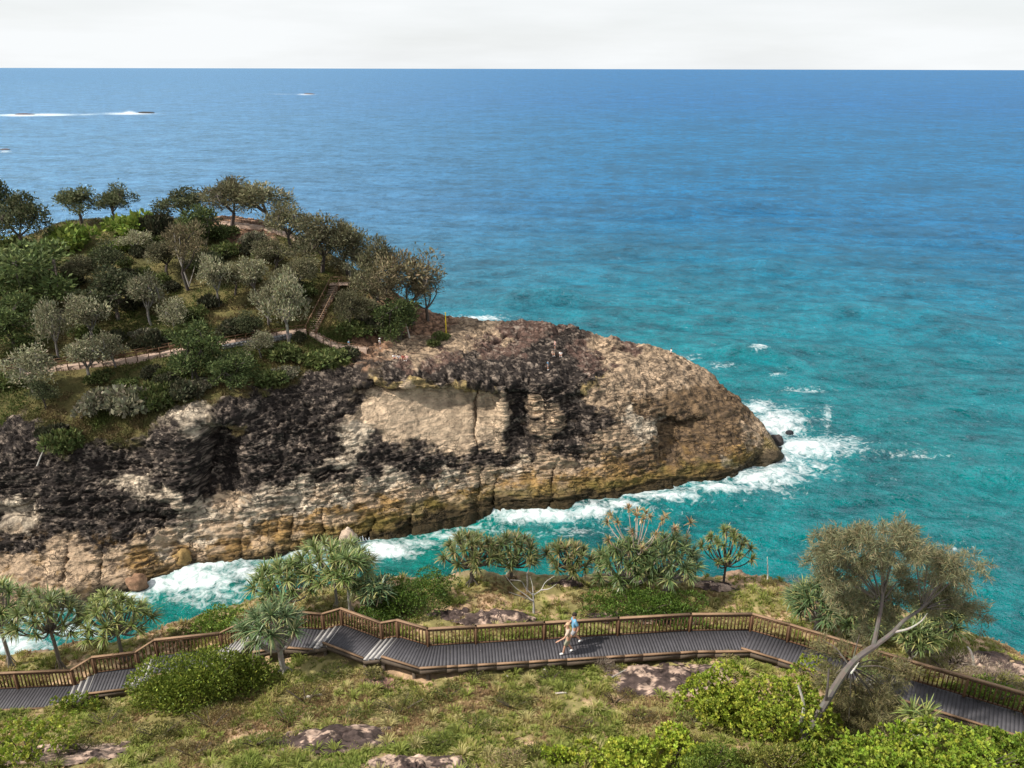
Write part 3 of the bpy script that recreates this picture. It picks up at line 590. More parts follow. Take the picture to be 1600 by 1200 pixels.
def railing(far, label, posts_at_ends=True):
    """far: deck-level points. One railing with posts, balusters, bottom and top rail"""
    root = empty('railing', far[0], label, 'railing', 'timber railings on the seaward side of the boardwalk'); o = far[0]
    for a, b in zip(far[:-1], far[1:]):
        L = np.linalg.norm(b - a); d = (b - a) / L; ang = math.atan2(d[1], d[0])
        nb = max(1, round(L / 2.45))
        for k in range(nb + 1):
            if k == 0 and a is not far[0]: continue
            p = a + (b - a) * k / nb - o; q = link('post', POSTM, root, p); q.rotation_euler.z = ang
        m_ = int(L / 0.165)
        for k in range(m_):
            p = a + (b - a) * (k + .5) / m_
            if min((k + .5) / m_ * L % (L / nb), L / nb - (k + .5) / m_ * L % (L / nb)) < .07: continue
            q = link('baluster', BALM, root, p - o + UP * .085); q.rotation_euler.z = ang
        e = d * 0.04
        bar('top_rail', a - o - e + UP * (.972 if True else 0), b - o + e + UP * .972, .13, .045, M['toprail'], root)
        bar('bottom_rail', a - o + UP * .05, b - o + UP * .05, .05, .07, M['timber'], root)
        bar('middle_rail', a - o + UP * .84, b - o + UP * .84, .045, .06, M['timber'], root)
    return root
def deck(far, label, rail_label):
    F2, N2 = offset_line(far); o = F2[0]
    root = empty('boardwalk', o, label, 'boardwalk', 'boardwalk landings and runs')
    pl = 0.148; cnt = 0
    for i in range(len(F2) - 1):
        L = 0.5 * (np.linalg.norm(F2[i + 1] - F2[i]) + np.linalg.norm(N2[i + 1] - N2[i])); k = max(1, round(L / pl))
        g = 0.003 / L
        for j in range(k):
            t0, t1 = j / k + g, (j + 1) / k - g
            a0, a1 = F2[i] + (F2[i + 1] - F2[i]) * t0, F2[i] + (F2[i + 1] - F2[i]) * t1
            b0, b1 = N2[i] + (N2[i + 1] - N2[i]) * t0, N2[i] + (N2[i + 1] - N2[i]) * t1
            jz = UP * random.uniform(-.0008, .0008); ov = (b0 - a0) / WID * 0.06
            c = [a0 - ov - o + jz, a1 - ov - o + jz, b1 + ov * .3 - o + jz, b0 + ov * .3 - o + jz]
            box8('plank', [*[v - UP * .035 for v in c], *c], M['deck'], root); cnt += 1
    for i in range(len(F2) - 1):   # kerb along the landward edge, bearers below
        d = N2[i + 1] - N2[i]
        if np.linalg.norm(d) < .25: continue
        bar('kerb', N2[i] - o + UP * .03, N2[i + 1] - o + UP * .03, .085, .075, M['toprail'], root)
        bar('bearer', N2[i] - o - UP * .26, N2[i + 1] - o - UP * .26, .06, .21, M['pile'], root)
        bar('bearer', F2[i] - o - UP * .26, F2[i + 1] - o - UP * .26, .06, .21, M['pile'], root)
    tot = 0
    for i in range(len(far) - 1):
        L = np.linalg.norm(far[i + 1] - far[i]); k = max(1, round(L / 2.4))
        for j in range(k + 1):
            t = j / k
            d = far[i + 1] - far[i]; v = np.array([-d[1], d[0], 0]) / np.hypot(d[0], d[1]); v = v if v[1] < 0 else -v
            link('pile', PILEM, root, far[i] + d * t + v * (WID - .12) - o - UP * .27)
    deck_areas.append((F2, N2))
    railing(far, rail_label); return root
def stairs(a, b, label, rail_label, n=3):
    a = np.asarray(a, float); b = np.asarray(b, float); d = (b - a) * np.array([1, 1, 0]); L = np.linalg.norm(d); d /= L
    v = np.array([-d[1], d[0], 0]); v = v if v[1] < 0 else -v
    root = empty('steps', a, label, 'steps', 'short flights of steps along the boardwalk')
    run = L / n; rise = (a[2] - b[2]) / n
    for k in range(n):
        p = a + d * run * k; z = -rise * (k + .6)
        c0 = d * run * k - v * .05; c1 = d * run * (k + 1) + d * .02 - v * .05; w = v * (WID + .10)
        c = [c0 + UP * z, c1 + UP * z, c1 + w + UP * z, c0 + w + UP * z]
        tr = box8('tread', [*[q - UP * .045 for q in c], *c], M['deck'], root)
        e0 = c1 - d * .10; cn_ = [e0 + UP * (z + .003), c1 + d * .012 + UP * (z + .003), c1 + d * .012 + w + UP * (z + .003), e0 + w + UP * (z + .003)]
        box8('nosing', [*[q - UP * .06 for q in cn_], *[q + UP * .004 for q in cn_]], M['nosing'], tr)
        rz = [c0 + d * .02 + UP * (z + .006), c0 + d * .05 + UP * (z + .006), c0 + d * .05 + w + UP * (z + .006), c0 + d * .02 + w + UP * (z + .006)]
        box8('riser', [*rz, *[q + UP * max(rise - .06, .03) for q in rz]], M['nosing'], root)
    e = d * L
    for w_ in (v * (WID + .03), -v * .03):
        s0 = w_ + UP * -.30; s1 = e + w_ + UP * (b[2] - a[2] - .25)
        bar('stringer', s0, s1, .05, .20, M['pile'], root)
    deck_areas.append(([a, b], [a + v * WID, b + v * WID]))
    r = empty('railing', a, rail_label, 'railing', 'timber railings on the seaward side of the boardwalk')
    bar('top_rail', UP * .972, e + UP * (b[2] - a[2] + .972), .13, .045, M['toprail'], r)
    bar('bottom_rail', UP * .05, e + UP * (b[2] - a[2] + .05), .05, .07, M['timber'], r)
    ang = math.atan2(d[1], d[0]); m_ = max(3, int(L / .165))
    for k in range(m_):
        t = (k + .5) / m_; q = link('baluster', BALM, r, e * t + UP * ((b[2] - a[2]) * t + .1)); q.rotation_euler.z = ang
        q.scale.z = 1.06
    return root
A = at
s_right = [A(1720, 1156, 38.35), A(1600, 1116, 38.3), A(1417, 1062, 38.0), A(1230, 1003, 37.6), A(1172, 986, 37.5)]
s_mid = [A(1172, 986, 37.5), A(1077, 986.5, 37.5), A(965, 993, 37.5), A(850, 1000, 37.5), A(744, 1006, 37.5), A(669, 1010, 37.5), A(622, 996, 37.5)]
deck(s_right, 'dark plank boardwalk run descending past the big leaning tree to the picture edge', 'reddish timber railing running behind the big leaning tree')
deck(s_mid, 'long dark plank boardwalk where the two walkers are', 'long straight timber railing beside the two walkers')
s2 = [A(597, 1000, 37.05), A(535, 977, 37.05)]; deck(s2, 'short square dark plank landing between two pale flights of steps', 'short railing of the landing between two pale flights')
stairs(s_mid[-1], s2[0], 'pale edged steps at the end of the long boardwalk', 'sloping railing beside the steps ending the long boardwalk')
s3 = [A(506, 985, 36.5), A(455, 981, 36.5), A(400, 989, 36.45)]; deck(s3, 'plank landing half hidden behind the pandanus with a fat trunk', 'railing half hidden behind the fat trunked pandanus')
stairs(s2[-1], s3[0], 'pale grey steps beside the two white trunked pandanus', 'sloping railing corner below the two white trunks')
s5 = [A(348, 1014, 35.1), A(247, 1025, 35.1)]; deck(s5, 'plank landing directly behind the large dense green bush', 'railing directly behind the large dense green bush')
stairs(s3[-1], s5[0], 'pale steps climbing at the upper end of the dense green bush', 'sloping railing at the upper end of the dense green bush', 7)
s6 = [A(217, 1044, 34.5), A(150, 1052, 34.5)]; deck(s6, 'plank landing just downhill of the large dense green bush', 'railing with a thin pandanus trunk rising behind it')
stairs(s5[-1], s6[0], 'pale steps at the lower end of the dense green bush', 'sloping railing at the lower end of the dense green bush')
s7 = [A(117, 1072, 33.9), A(-60, 1080, 33.9), A(-200, 1090, 33.9)]; deck(s7, 'lowest boardwalk run behind the sparse yellow green bush', 'lowest railing running off the left picture edge')
stairs(s6[-1], s7[0], 'lowest flight of pale steps beside the sparse yellow green bush', 'sloping railing beside the lowest flight of steps')
_dq = []
def on_deck_many(X, Y, mg=0.15):
    """which points lie on the boardwalk or its steps (with a margin)"""
    X = np.asarray(X, float); Y = np.asarray(Y, float); res = np.zeros(len(X), bool)
    if not _dq:
        for F2, N2 in deck_areas:
            for i in range(len(F2) - 1): _dq.append(np.array([F2[i][:2], F2[i + 1][:2], N2[i + 1][:2], N2[i][:2]]))
    for P4 in _dq:
        lo = P4.min(0) - mg; hi = P4.max(0) + mg; k = np.nonzero((X > lo[0]) & (X < hi[0]) & (Y > lo[1]) & (Y < hi[1]))[0]
        if not len(k): continue
        c = P4.mean(0); ok = np.ones(len(k), bool)
        for j in range(4):
            a = P4[j]; e = P4[(j + 1) % 4] - a; L = np.hypot(*e)
            if L < 1e-4: continue
            sc = e[0] * (c[1] - a[1]) - e[1] * (c[0] - a[0]); s_ = (e[0] * (Y[k] - a[1]) - e[1] * (X[k] - a[0])) / L * np.sign(sc)
            ok &= s_ > -mg
        res[k[ok]] = True
    return res

# ------------------------------------------------------------------ people
def skin_mesh(name, joints, edges, mat, sub=2, root=0):
    me = bpy.data.meshes.new(name); me.from_pydata([j[0] for j in joints], edges, []); me.update()
    ob = bpy.data.objects.new(name, me); C.objects.link(ob)
    sk = ob.modifiers.new('skin', 'SKIN'); sk.use_smooth_shade = True
    sb = ob.modifiers.new('sub', 'SUBSURF'); sb.levels = sub; sb.render_levels = sub
    for i, j in enumerate(joints):
        sv = me.skin_vertices[0].data[i]; r = j[1]; sv.radius = (r, r) if not isinstance(r, tuple) else r; sv.use_root = (i == root)
    dg = bpy.context.evaluated_depsgraph_get(); m2 = bpy.data.meshes.new_from_object(ob.evaluated_get(dg))
    bpy.data.objects.remove(ob); m2.name = name; m2.materials.clear(); m2.materials.append(mat)
    return m2
def sphere_part(name, c, r, mat, parent, cut=-2, n=10, mm=7):
    v = []
    for i in range(mm + 1):
        t = math.pi * i / mm
        for j in range(n):
            a = 2 * math.pi * j / n; z = max(math.cos(t), cut)
            v.append((c[0] + r[0] * math.sin(t) * math.cos(a), c[1] + r[1] * math.sin(t) * math.sin(a), c[2] + r[2] * z))
    f = [(i * n + j, i * n + (j + 1) % n, (i + 1) * n + (j + 1) % n, (i + 1) * n + j) for i in range(mm) for j in range(n)]
    return link(name, make_mesh(name, v, f, mat, None, True), parent)
# poses: joints in metres, x forward, y to the left
POSES = {
 'walk': dict(pel=(0, 0, .93), chest=(.02, 0, 1.33), neck=(.03, 0, 1.49), head=(.05, 0, 1.63),
     kl=(.20, .10, .50), al=(.30, .09, .09), tl=(.45, .09, .05), kr=(-.03, -.10, .49), ar=(-.32, -.09, .16), tr=(-.22, -.09, .05),
     el=(-.13, .24, 1.10), hl=(-.05, .25, .86), er=(.14, -.24, 1.11), hr=(.33, -.22, .98)),
 'reach': dict(pel=(0, 0, .93), chest=(.02, 0, 1.33), neck=(.03, 0, 1.49), head=(.05, 0, 1.63),
     kl=(.16, .10, .50), al=(.24, .09, .09), tl=(.40, .09, .05), kr=(-.02, -.10, .49), ar=(-.24, -.09, .13), tr=(-.12, -.09, .05),
     el=(.22, .24, 1.10), hl=(.48, .26, .98), er=(-.06, -.25, 1.10), hr=(.02, -.25, .86)),
 'stand': dict(pel=(0, 0, .93), chest=(0, 0, 1.33), neck=(.01, 0, 1.49), head=(.03, 0, 1.63),
     kl=(.02, .10, .50), al=(0, .12, .09), tl=(.16, .13, .05), kr=(.02, -.10, .50), ar=(0, -.12, .09), tr=(.16, -.13, .05),
     el=(-.03, .25, 1.10), hl=(.05, .25, .86), er=(-.03, -.25, 1.10), hr=(.05, -.25, .86)),
 'sit': dict(pel=(0, 0, .12), chest=(-.06, 0, .52), neck=(-.03, 0, .68), head=(.0, 0, .82),
     kl=(.36, .14, .42), al=(.48, .14, .08), tl=(.63, .15, .04), kr=(.36, -.14, .42), ar=(.48, -.14, .08), tr=(.63, -.15, .04),
     el=(.10, .26, .38), hl=(.30, .16, .44), er=(.10, -.26, .38), hr=(.30, -.16, .44)),
}
_pc = {}
def person(loc, head_dir, pose, label, shirt, legs, hair=(0.03, 0.02, 0.015), sc=1.0, hat=None, skirt=False, grp=None):
    J = POSES[pose]
    v = lambda k: J[k]; mid = lambda a, b, t: tuple(a[i] + (b[i] - a[i]) * t for i in range(3))
    sl = (v('chest')[0], .18, v('chest')[2] + .09); sr = (v('chest')[0], -.18, v('chest')[2] + .09)
    hl = (v('pel')[0], .09, v('pel')[2] - .04); hr = (v('pel')[0], -.09, v('pel')[2] - .04)
    root = empty('person', loc, label, 'person', grp); root.rotation_euler.z = math.atan2(head_dir[1], head_dir[0]); root.scale = (sc,) * 3
    key = pose + 'body'
    if key not in _pc:
        js = [(v('pel'), (.15, .12)), (mid(v('pel'), v('chest'), .5), (.125, .105)), (v('chest'), (.15, .115)), (v('neck'), .055), (v('head'), (.085, .10)), (mid(v('head'), v('neck'), -.7), (.07, .08)),
              (sl, .065), (v('el'), .043), (v('hl'), .03), (sr, .065), (v('er'), .043), (v('hr'), .03),
              (hl, .10), (v('kl'), .06), (v('al'), .038), (v('tl'), .035), (hr, .10), (v('kr'), .06), (v('ar'), .038), (v('tr'), .035)]
        for s_, h, e in ((1, 'hl', 'el'), (-1, 'hr', 'er')):
            d = np.array(v(h)) - np.array(v(e)); d /= np.linalg.norm(d); b = np.array(v(h)); s = np.cross(d, (0, 0, 1)); s /= np.linalg.norm(s) + 1e-6
            js.append((tuple(b + d * .07), .032))
            for q, Lf in ((-.03, .10), (-.01, .12), (.01, .115), (.03, .09)): js.append((tuple(b + d * (.07 + Lf * .8) + s * q + np.array((0, 0, -.015))), .009))
            js.append((tuple(b + d * .07 - s * .06 * s_), .011))
        ed = [(0, 1), (1, 2), (2, 3), (3, 4), (4, 5), (2, 6), (6, 7), (7, 8), (2, 9), (9, 10), (10, 11), (0, 12), (12, 13), (13, 14), (14, 15), (0, 16), (16, 17), (17, 18), (18, 19)]
        for base, hnd in ((20, 8), (26, 11)): ed += [(hnd, base)] + [(base, base + k) for k in range(1, 5)] + [(hnd, base + 5)]
        _pc[key] = skin_mesh('body', js, ed, M['skin'], 1)
    link('body', _pc[key], root)
    k2 = pose + 'shirt' + shirt
    if k2 not in _pc:
        js = [(mid(v('pel'), v('chest'), -.12), (.18, .145)), (mid(v('pel'), v('chest'), .55), (.15, .125)), (v('chest'), (.175, .135)), (mid(v('chest'), v('neck'), .7), .075),
              (sl, .085), (mid(sl, v('el'), .75), .068), (sr, .085), (mid(sr, v('er'), .75), .068)]
        _pc[k2] = skin_mesh('shirt', js, [(0, 1), (1, 2), (2, 3), (2, 4), (4, 5), (2, 6), (6, 7)], M[shirt], 2, 1)
    link('shirt', _pc[k2], root)
    k3 = pose + 'legs' + legs + str(skirt)
    if k3 not in _pc:
        t = .95 if skirt else .7
        js = [(mid(v('pel'), v('chest'), .1), (.155, .125)), (v('pel'), (.175, .14)), (hl, .12), (mid(hl, v('kl'), t), .105 if not skirt else .12), (hr, .12), (mid(hr, v('kr'), t), .105 if not skirt else .12)]
        _pc[k3] = skin_mesh('shorts', js, [(0, 1), (1, 2), (2, 3), (1, 4), (4, 5)], M[legs], 2, 1)
    link('skirt' if skirt else 'shorts', _pc[k3], root)
    for a_, t_ in (('al', 'tl'), ('ar', 'tr')):
        k4 = pose + a_
        if k4 not in _pc: _pc[k4] = skin_mesh('shoe', [(mid(v(a_), v(t_), -.25), (.05, .05)), (mid(v(a_), v(t_), .5), .055), (mid(v(a_), v(t_), 1.05), .042)], [(0, 1), (1, 2)], M['white_cloth'], 1)
        link('shoe', _pc[k4], root)
    h = v('head'); hm = cloth('hair_%d' % int(hair[0] * 1000), hair)
    sphere_part('hair', (h[0] - .022, 0, h[2] + .045), (.115, .098, .115), hm, root, -.25)
    if hat: 
        ht = sphere_part('hat', (h[0], 0, h[2] + .08), (.12, .11, .09), M[hat], root, -.1); sphere_part('brim', (h[0], 0, h[2] + .075), (.20, .19, .015), M[hat], ht)
    for s_ in (-1, 1):
        sphere_part('eye', (h[0] + .088, .035 * s_, h[2] + .01), (.012, .014, .010), cloth('eye', (0.02, 0.02, 0.02)), root, -2, 6, 4)
        sphere_part('ear', (h[0], .09 * s_, h[2]), (.022, .012, .032), M['skin'], root, -2, 6, 4)
    sphere_part('nose', (h[0] + .103, 0, h[2] - .018), (.018, .014, .022), M['skin'], root, -2, 6, 4)
    sphere_part('mouth', (h[0] + .092, 0, h[2] - .055), (.008, .025, .007), cloth('lips', (0.35, 0.12, 0.10)), root, -2, 6, 4)
    return root
cloth('blue_shirt', (0.16, 0.36, 0.52)); cloth('grey_shorts', (0.34, 0.34, 0.36)); cloth('sand_shirt', (0.52, 0.40, 0.31)); cloth('olive_skirt', (0.28, 0.27, 0.19))
cloth('black_cloth', (0.02, 0.02, 0.025)); cloth('red_cloth', (0.30, 0.06, 0.05)); cloth('pink_cloth', (0.62, 0.40, 0.36)); cloth('navy_cloth', (0.03, 0.05, 0.10))
lft = (s_mid[4] - s_mid[3]); 
pm = A(897, 1007, 37.5); pw = A(887, 1021, 37.5)
person(pm, lft, 'walk', 'man in light blue shirt and grey shorts walking nearest the railing', 'blue_shirt', 'grey_shorts', grp=None)
person(pw, lft, 'reach', 'woman in sand coloured top walking with one arm held out', 'sand_shirt', 'olive_skirt', (0.55, 0.36, 0.22), 0.96, None, True)
def hperson(px, py, pose, label, shirt, legs, dirn, hat=None, sc=1.0):
    p = hg(px, py); person(p - UP * .03, dirn, pose, label, shirt, legs, hat=hat, sc=sc, grp='visitors on the headland')
hperson(594, 544, 'stand', 'person in white standing alone on the pale rock beside the trees', 'white_cloth', 'navy_cloth', (1, -.3), 'white_cloth')
hperson(616, 561, 'sit', 'person in white seated at the left end of the group on the rock', 'white_cloth', 'red_cloth', (.4, -1))
hperson(623, 562, 'sit', 'person in white seated second from left in the rock group', 'white_cloth', 'grey_shorts', (.2, -1))
hperson(630, 562, 'sit', 'person in dark red seated third from left in the rock group', 'red_cloth', 'black_cloth', (0, -1))
hperson(636, 562, 'sit', 'person in pink seated at the right end of the rock group', 'pink_cloth', 'white_cloth', (-.3, -1))
hperson(867, 546, 'stand', 'person in pink standing by the dark hollow on the headland top', 'pink_cloth', 'navy_cloth', (-1, -.5))
hperson(876, 556, 'sit', 'person in white seated below the dark hollow', 'white_cloth', 'pink_cloth', (0, -1))
hperson(864, 555, 'sit', 'person in sand coloured top seated beside the dark hollow', 'sand_shirt', 'black_cloth', (.3, -1))
hperson(856, 578, 'stand', 'lone person in blue standing on the dark rock', 'blue_shirt', 'grey_shorts', (1, -.6))
hperson(1048, 558, 'stand', 'lone person in white on the seaward brink near the nose', 'white_cloth', 'black_cloth', (1, .2))
hperson(546, 546, 'stand', 'person in blue beside the low fence where the path ends', 'blue_shirt', 'grey_shorts', (1, -.2))

# ------------------------------------------------------------------ plants: building blocks
def rnd_unit(r, n):
    v = r.normal(size=(n, 3)); return v / np.linalg.norm(v, axis=1)[:, None]
def leaves(r, pos, nrm_, L, W, curl=0.35, flat=0.5):
    """one bent quad pair -> single quad leaf at pos, spreading along a direction near nrm_"""
    n = len(pos); d = nrm_ + r.normal(size=(n, 3)) * flat; d /= np.linalg.norm(d, axis=1)[:, None]
    s = np.cross(d, r.normal(size=(n, 3))); s /= np.linalg.norm(s, axis=1)[:, None] + 1e-9
    L = L * r.uniform(.7, 1.3, n)[:, None]; W = W * r.uniform(.7, 1.3, n)[:, None]
    t = pos + d * L; mL = pos + d * L * .5 + s * W / 2; mR = pos + d * L * .5 - s * W / 2
    return np.stack([pos, mL, t, mR], 1)
def jit(r, c, n, a=.25, c2=None, p2=0.3):
    c = np.asarray(c, float); out = np.tile(c, (n, 1))
    if c2 is not None:
        k = r.random(n) < p2; out[k] = np.asarray(c2, float)
    return np.clip(out * (1 + r.uniform(-a, a, (n, 1))) * (1 + r.uniform(-.08, .08, (n, 3))), 0.004, .9)
def rosette(r, c, axis, L, n=34, W=.05, col=(.12, .17, .05), col2=(.30, .28, .10), p2=.22):
    """strap leaves arching out of a crown point: 3 quads each"""
    axis = np.asarray(axis, float); axis /= np.linalg.norm(axis)
    d = rnd_unit(r, n) * 1.0 + axis * r.uniform(.1, 1.3, (n, 1)); d /= np.linalg.norm(d, axis=1)[:, None]
    s = np.cross(d, [0, 0, 1.0]); s /= np.linalg.norm(s, axis=1)[:, None] + 1e-6
    ln = L * r.uniform(.65, 1.15, n); prev = np.tile(c, (n, 1)); dr = d.copy(); qs = []
    W = W * 1.1; wd = [W, W * 1.05, W * .75, W * .12]
    for k in range(3):
        nx = prev + dr * (ln / 3)[:, None]
        qs.append(np.stack([prev - s * wd[k] / 2, prev + s * wd[k] / 2, nx + s * wd[k + 1] / 2, nx - s * wd[k + 1] / 2], 1)); prev = nx
        dr = dr + np.array([0, 0, -.42]) * (0.4 + 0.6 * k); dr /= np.linalg.norm(dr, axis=1)[:, None]
    cc = jit(r, np.array(col) * 1.3, n, .3, np.array(col2) * 1.2, p2)
    return np.concatenate(qs), np.concatenate([cc, cc, cc * 1.05])
def thing_tree(name, base, label, cat, group, parts):
    root = empty(name, base, label, cat, group)
    for nm, me in parts: link(nm, me, root)
    return root
GREY_BARK = (.30, .27, .24); DARK_BARK = (.085, .068, .055)
def pandanus(px, py, top, wpx, label, K=12, seed=0, col=(.105, .15, .045), col2=(.30, .29, .11), trunk=GREY_BARK, L=.62, low=.45, roots=True, lean=(0, 0), rad=.09, flat=.5, base=None, p2=.22, leafn=40):
    """px,py: foot of the trunk; top: y of the crown top; wpx: crown width"""
    r = np.random.default_rng(seed * 7 + 13); b = fg(px, py) if base is None else base
    Z = depth(b); sc = Z / (FPX * math.cos(PITCH) - (py - 600) * math.sin(PITCH)); H = (py - top) * sc; Wd = wpx * Z / FPX
    q = Q(); tr = Q(); H = max(H - L * .30, .4); L = L * 0.92; K = int(K * 2.1) if K > 3 else K; Wd = Wd * 1.08
    fork = np.array([lean[0] * low, lean[1] * low, H * low])
    tr.add(tube(curve_pts((0, 0, -.3), fork, r.normal(size=3) * .06, 7), np.linspace(rad * 1.15, rad * .9, 7), 8), jit(r, trunk, 48, .15))
    if roots:
        for a in r.uniform(0, 6.28, 6): tr.add(tube(curve_pts((0, 0, H * low * .30), (math.cos(a) * rad * 3.6, math.sin(a) * rad * 3.6, -.15), (math.cos(a) * .08, math.sin(a) * .08, .06), 4), rad * .3, 5), np.array(trunk) * .9)
    lim = []
    for k in range(K):
        a = 2.4 * k + r.uniform(-.3, .3); rr_ = math.sqrt((k + .5) / K) * max(Wd / 2 - L * .5, .15)
        hz = H * (1 - flat * (rr_ / (Wd / 2)) ** 2) * r.uniform(.86, 1.0)
        e = np.array([math.cos(a) * rr_ + lean[0], math.sin(a) * rr_ * .8 + lean[1], max(hz, H * low * .8)])
        lim.append(e)
        pts = curve_pts(fork * .95, e, np.array([e[0] * .12, e[1] * .12, -.12 * H]), 5)
        tr.add(tube(pts, np.linspace(rad * .62, rad * .38, 5), 6), jit(r, trunk, 24, .15))
        qq, cc = rosette(r, e, e - fork + np.array([0, 0, .5]), L * r.uniform(.85, 1.15), leafn, .055, col, col2, p2); q.add(qq, cc)
        dq, dc = rosette(r, e - np.array([0, 0, .10]), (0, 0, -.6), L * .55, 7, .045, (.22, .16, .09), (.30, .24, .14), .4); q.add(dq, dc)
    return thing_tree('pandanus_tree', b, label, 'pandanus', 'pandanus trees by the boardwalk', [('trunk', tr.mesh('trunk', M['bark'], True)), ('crown', q.mesh('crown', M['gloss_leaf']))])

def dome_points(r, n, rx, ry, h, lumps=9, below=0.0):
    """points and outward normals on a lumpy low mound"""
    cs = [(0, 0, 0.1 * h, 0.62)] + [(r.uniform(-.78, .78), r.uniform(-.78, .78), r.uniform(-.05, .48) * h * (.4 + .6 * r.random()), r.uniform(.18, .44)) for _ in range(int(lumps * 1.7))]
    P = []; Nn = []; per = np.array([c[3] ** 2 for c in cs]); per = (per / per.sum() * n).astype(int) + 1
    for (cx, cy, cz, s), k in zip(cs, per):
        d = rnd_unit(r, k); d[:, 2] = np.abs(d[:, 2]) - below * r.random(k); rad_ = r.uniform(.80, 1.04, k)[:, None]
        P.append(np.stack([cx * rx + d[:, 0] * s * rx, cy * ry + d[:, 1] * s * ry, cz + d[:, 2] * s * h], 1) * 1 * np.array([1, 1, 1]) * (rad_ * 0 + 1) - d * (1 - rad_) * s * min(rx, h)); Nn.append(d)
    return np.concatenate(P), np.concatenate(Nn)
def bush(px, py, top, wpx, label, n=4000, seed=0, col=(.055, .085, .018), col2=(.10, .13, .03), L=.10, W=.05, kind='shrub', dep_=0.7, lumps=9, mat='leaf', rose=0, p2=.35, name='shrub', tilt=True):
    """px,py: middle of the foot; a mound of leaves. rose>0: leaves stand in rosettes of that many"""
    r = np.random.default_rng(seed * 11 + 5); b = fg(px, py); Z = depth(b); sc = Z / (FPX * math.cos(PITCH) - (py - 600) * math.sin(PITCH))
    rx = wpx * Z / FPX / 2; ry = rx * dep_; H = max((py - top) * sc * 0.80, .3)
    P, Nn = dome_points(r, n, rx, ry, H, lumps)
    zz = np.array([gz(b[0] + x, b[1] + y, bvh_f) or b[2] for x, y in zip(np.linspace(-rx, rx, 9), np.zeros(9))])
    slope = np.polyfit(np.linspace(-rx, rx, 9), zz, 1)[0] if tilt else 0
    zy = [(gz(b[0], b[1] + y, bvh_f) or b[2]) for y in (-ry, ry)]; slopey = (zy[1] - zy[0]) / (2 * ry) if tilt else 0
    P[:, 2] += slope * P[:, 0] + slopey * P[:, 1]
    keep = ~on_deck_many(b[0] + P[:, 0], b[1] + P[:, 1], .05) | (P[:, 2] + b[2] < 30)
    P, Nn = P[keep], Nn[keep]
    q = Q()
    if rose:
        up = Nn + np.array([0, 0, .7]); up /= np.linalg.norm(up, axis=1)[:, None]
        tint = jit(r, col, len(P), .3, col2, p2)
        for k in range(rose):
            q.add(leaves(r, P, up, L, W, flat=.75), tint * r.uniform(.85, 1.15, (len(P), 1)))
    else:
        q.add(leaves(r, P, Nn + np.array([0, 0, .35]), L, W, flat=.7), jit(r, np.array(col) * 1.4, len(P), .35, np.array(col2) * 1.4, p2))
    wood = Q()
    for k in range(7):
        a = r.uniform(0, 6.28); e = np.array([math.cos(a) * rx * .55, math.sin(a) * ry * .55, H * .55]); e[2] += slope * e[0] + slopey * e[1]
        wood.add(tube(curve_pts((0, 0, -.1), e, (0, 0, .1), 4), [.03, .025, .02, .01], 5), (.10, .08, .06))
    if kind == 'dead': return thing_tree(name, b, label, 'shrub', None, [('twigs', q.mesh('twigs', M['leaf'])), ('stem', wood.mesh('stem', M['bark']))])
    return thing_tree(name, b, label, 'shrub', 'shrubs around the boardwalk', [('foliage', q.mesh('foliage', M[mat])), ('stem', wood.mesh('stem', M['bark']))])

# ------------------------------------------------------------------ near shrubs
YL = dict(col=(.25, .32, .035), col2=(.40, .43, .06), L=.125, W=.085, rose=7, mat='leaf', p2=.4)
bush(1195, 1140, 1000, 215, 'big bright yellow green bush against the bend of the boardwalk', 2300, 1, dep_=.85, lumps=12, **YL)
bush(980, 1215, 1122, 165, 'bright yellow green bush at the bottom edge, below the bare rock', 1300, 2, dep_=.8, **YL)
bush(1480, 1225, 1118, 330, 'wide bright green bush along the bottom right corner', 2600, 3, dep_=.6, lumps=14, col=(.20, .29, .03), col2=(.33, .39, .05), L=.125, W=.085, rose=7, p2=.4)
bush(1300, 1222, 1145, 150, 'bright green bush in front of the foot of the leaning tree', 800, 61, dep_=.7, col=(.19, .27, .03), col2=(.30, .36, .05), L=.125, W=.085, rose=7)
bush(1130, 1130, 1050, 110, 'bright yellow green spur of bush reaching toward the bare rock', 600, 62, dep_=.8, **YL)
bush(1050, 1190, 1120, 110, 'bright yellow green bush between the bare rock and the bottom edge', 650, 63, dep_=.8, **YL)
bush(1590, 1200, 1110, 130, 'bright green bush in the bottom right corner beside the boardwalk', 700, 64, dep_=.7, col=(.17, .25, .03), col2=(.28, .34, .05), L=.125, W=.085, rose=7)
bush(873, 1192, 1146, 56, 'small bright yellow green bush at the bottom edge beside the larger one', 150, 4, **YL)
bush(45, 1190, 1078, 150, 'sparse yellow green bush at the left picture edge in front of the lowest run', 560, 5, dep_=.7, col=(.19, .25, .03), col2=(.30, .33, .05), L=.13, W=.085, rose=6)
bush(125, 1110, 1062, 85, 'small yellow green bush beside the lowest flight of steps', 230, 6, col=(.16, .22, .03), col2=(.27, .30, .05), L=.12, W=.08, rose=6)
bush(1110, 1215, 1125, 130, 'dense mid green bush between two bright ones at the bottom', 4200, 7, col=(.075, .11, .016), col2=(.13, .16, .03), L=.11, W=.05)
bush(1215, 1218, 1130, 130, 'olive green low bush round the foot of the leaning tree', 3600, 8, col=(.10, .11, .022), col2=(.17, .16, .04), L=.11, W=.05)
bush(312, 1098, 968, 250, 'large dense green bush crowding the stepped boardwalk', 17000, 9, dep_=.5, lumps=16, col=(.085, .115, .016), col2=(.155, .18, .028), L=.14, W=.075)
bush(650, 957, 876, 175, 'dark green thicket behind the short landing, beside the water', 11000, 10, dep_=.7, lumps=12, col=(.042, .075, .012), col2=(.08, .12, .02), L=.12, W=.06)
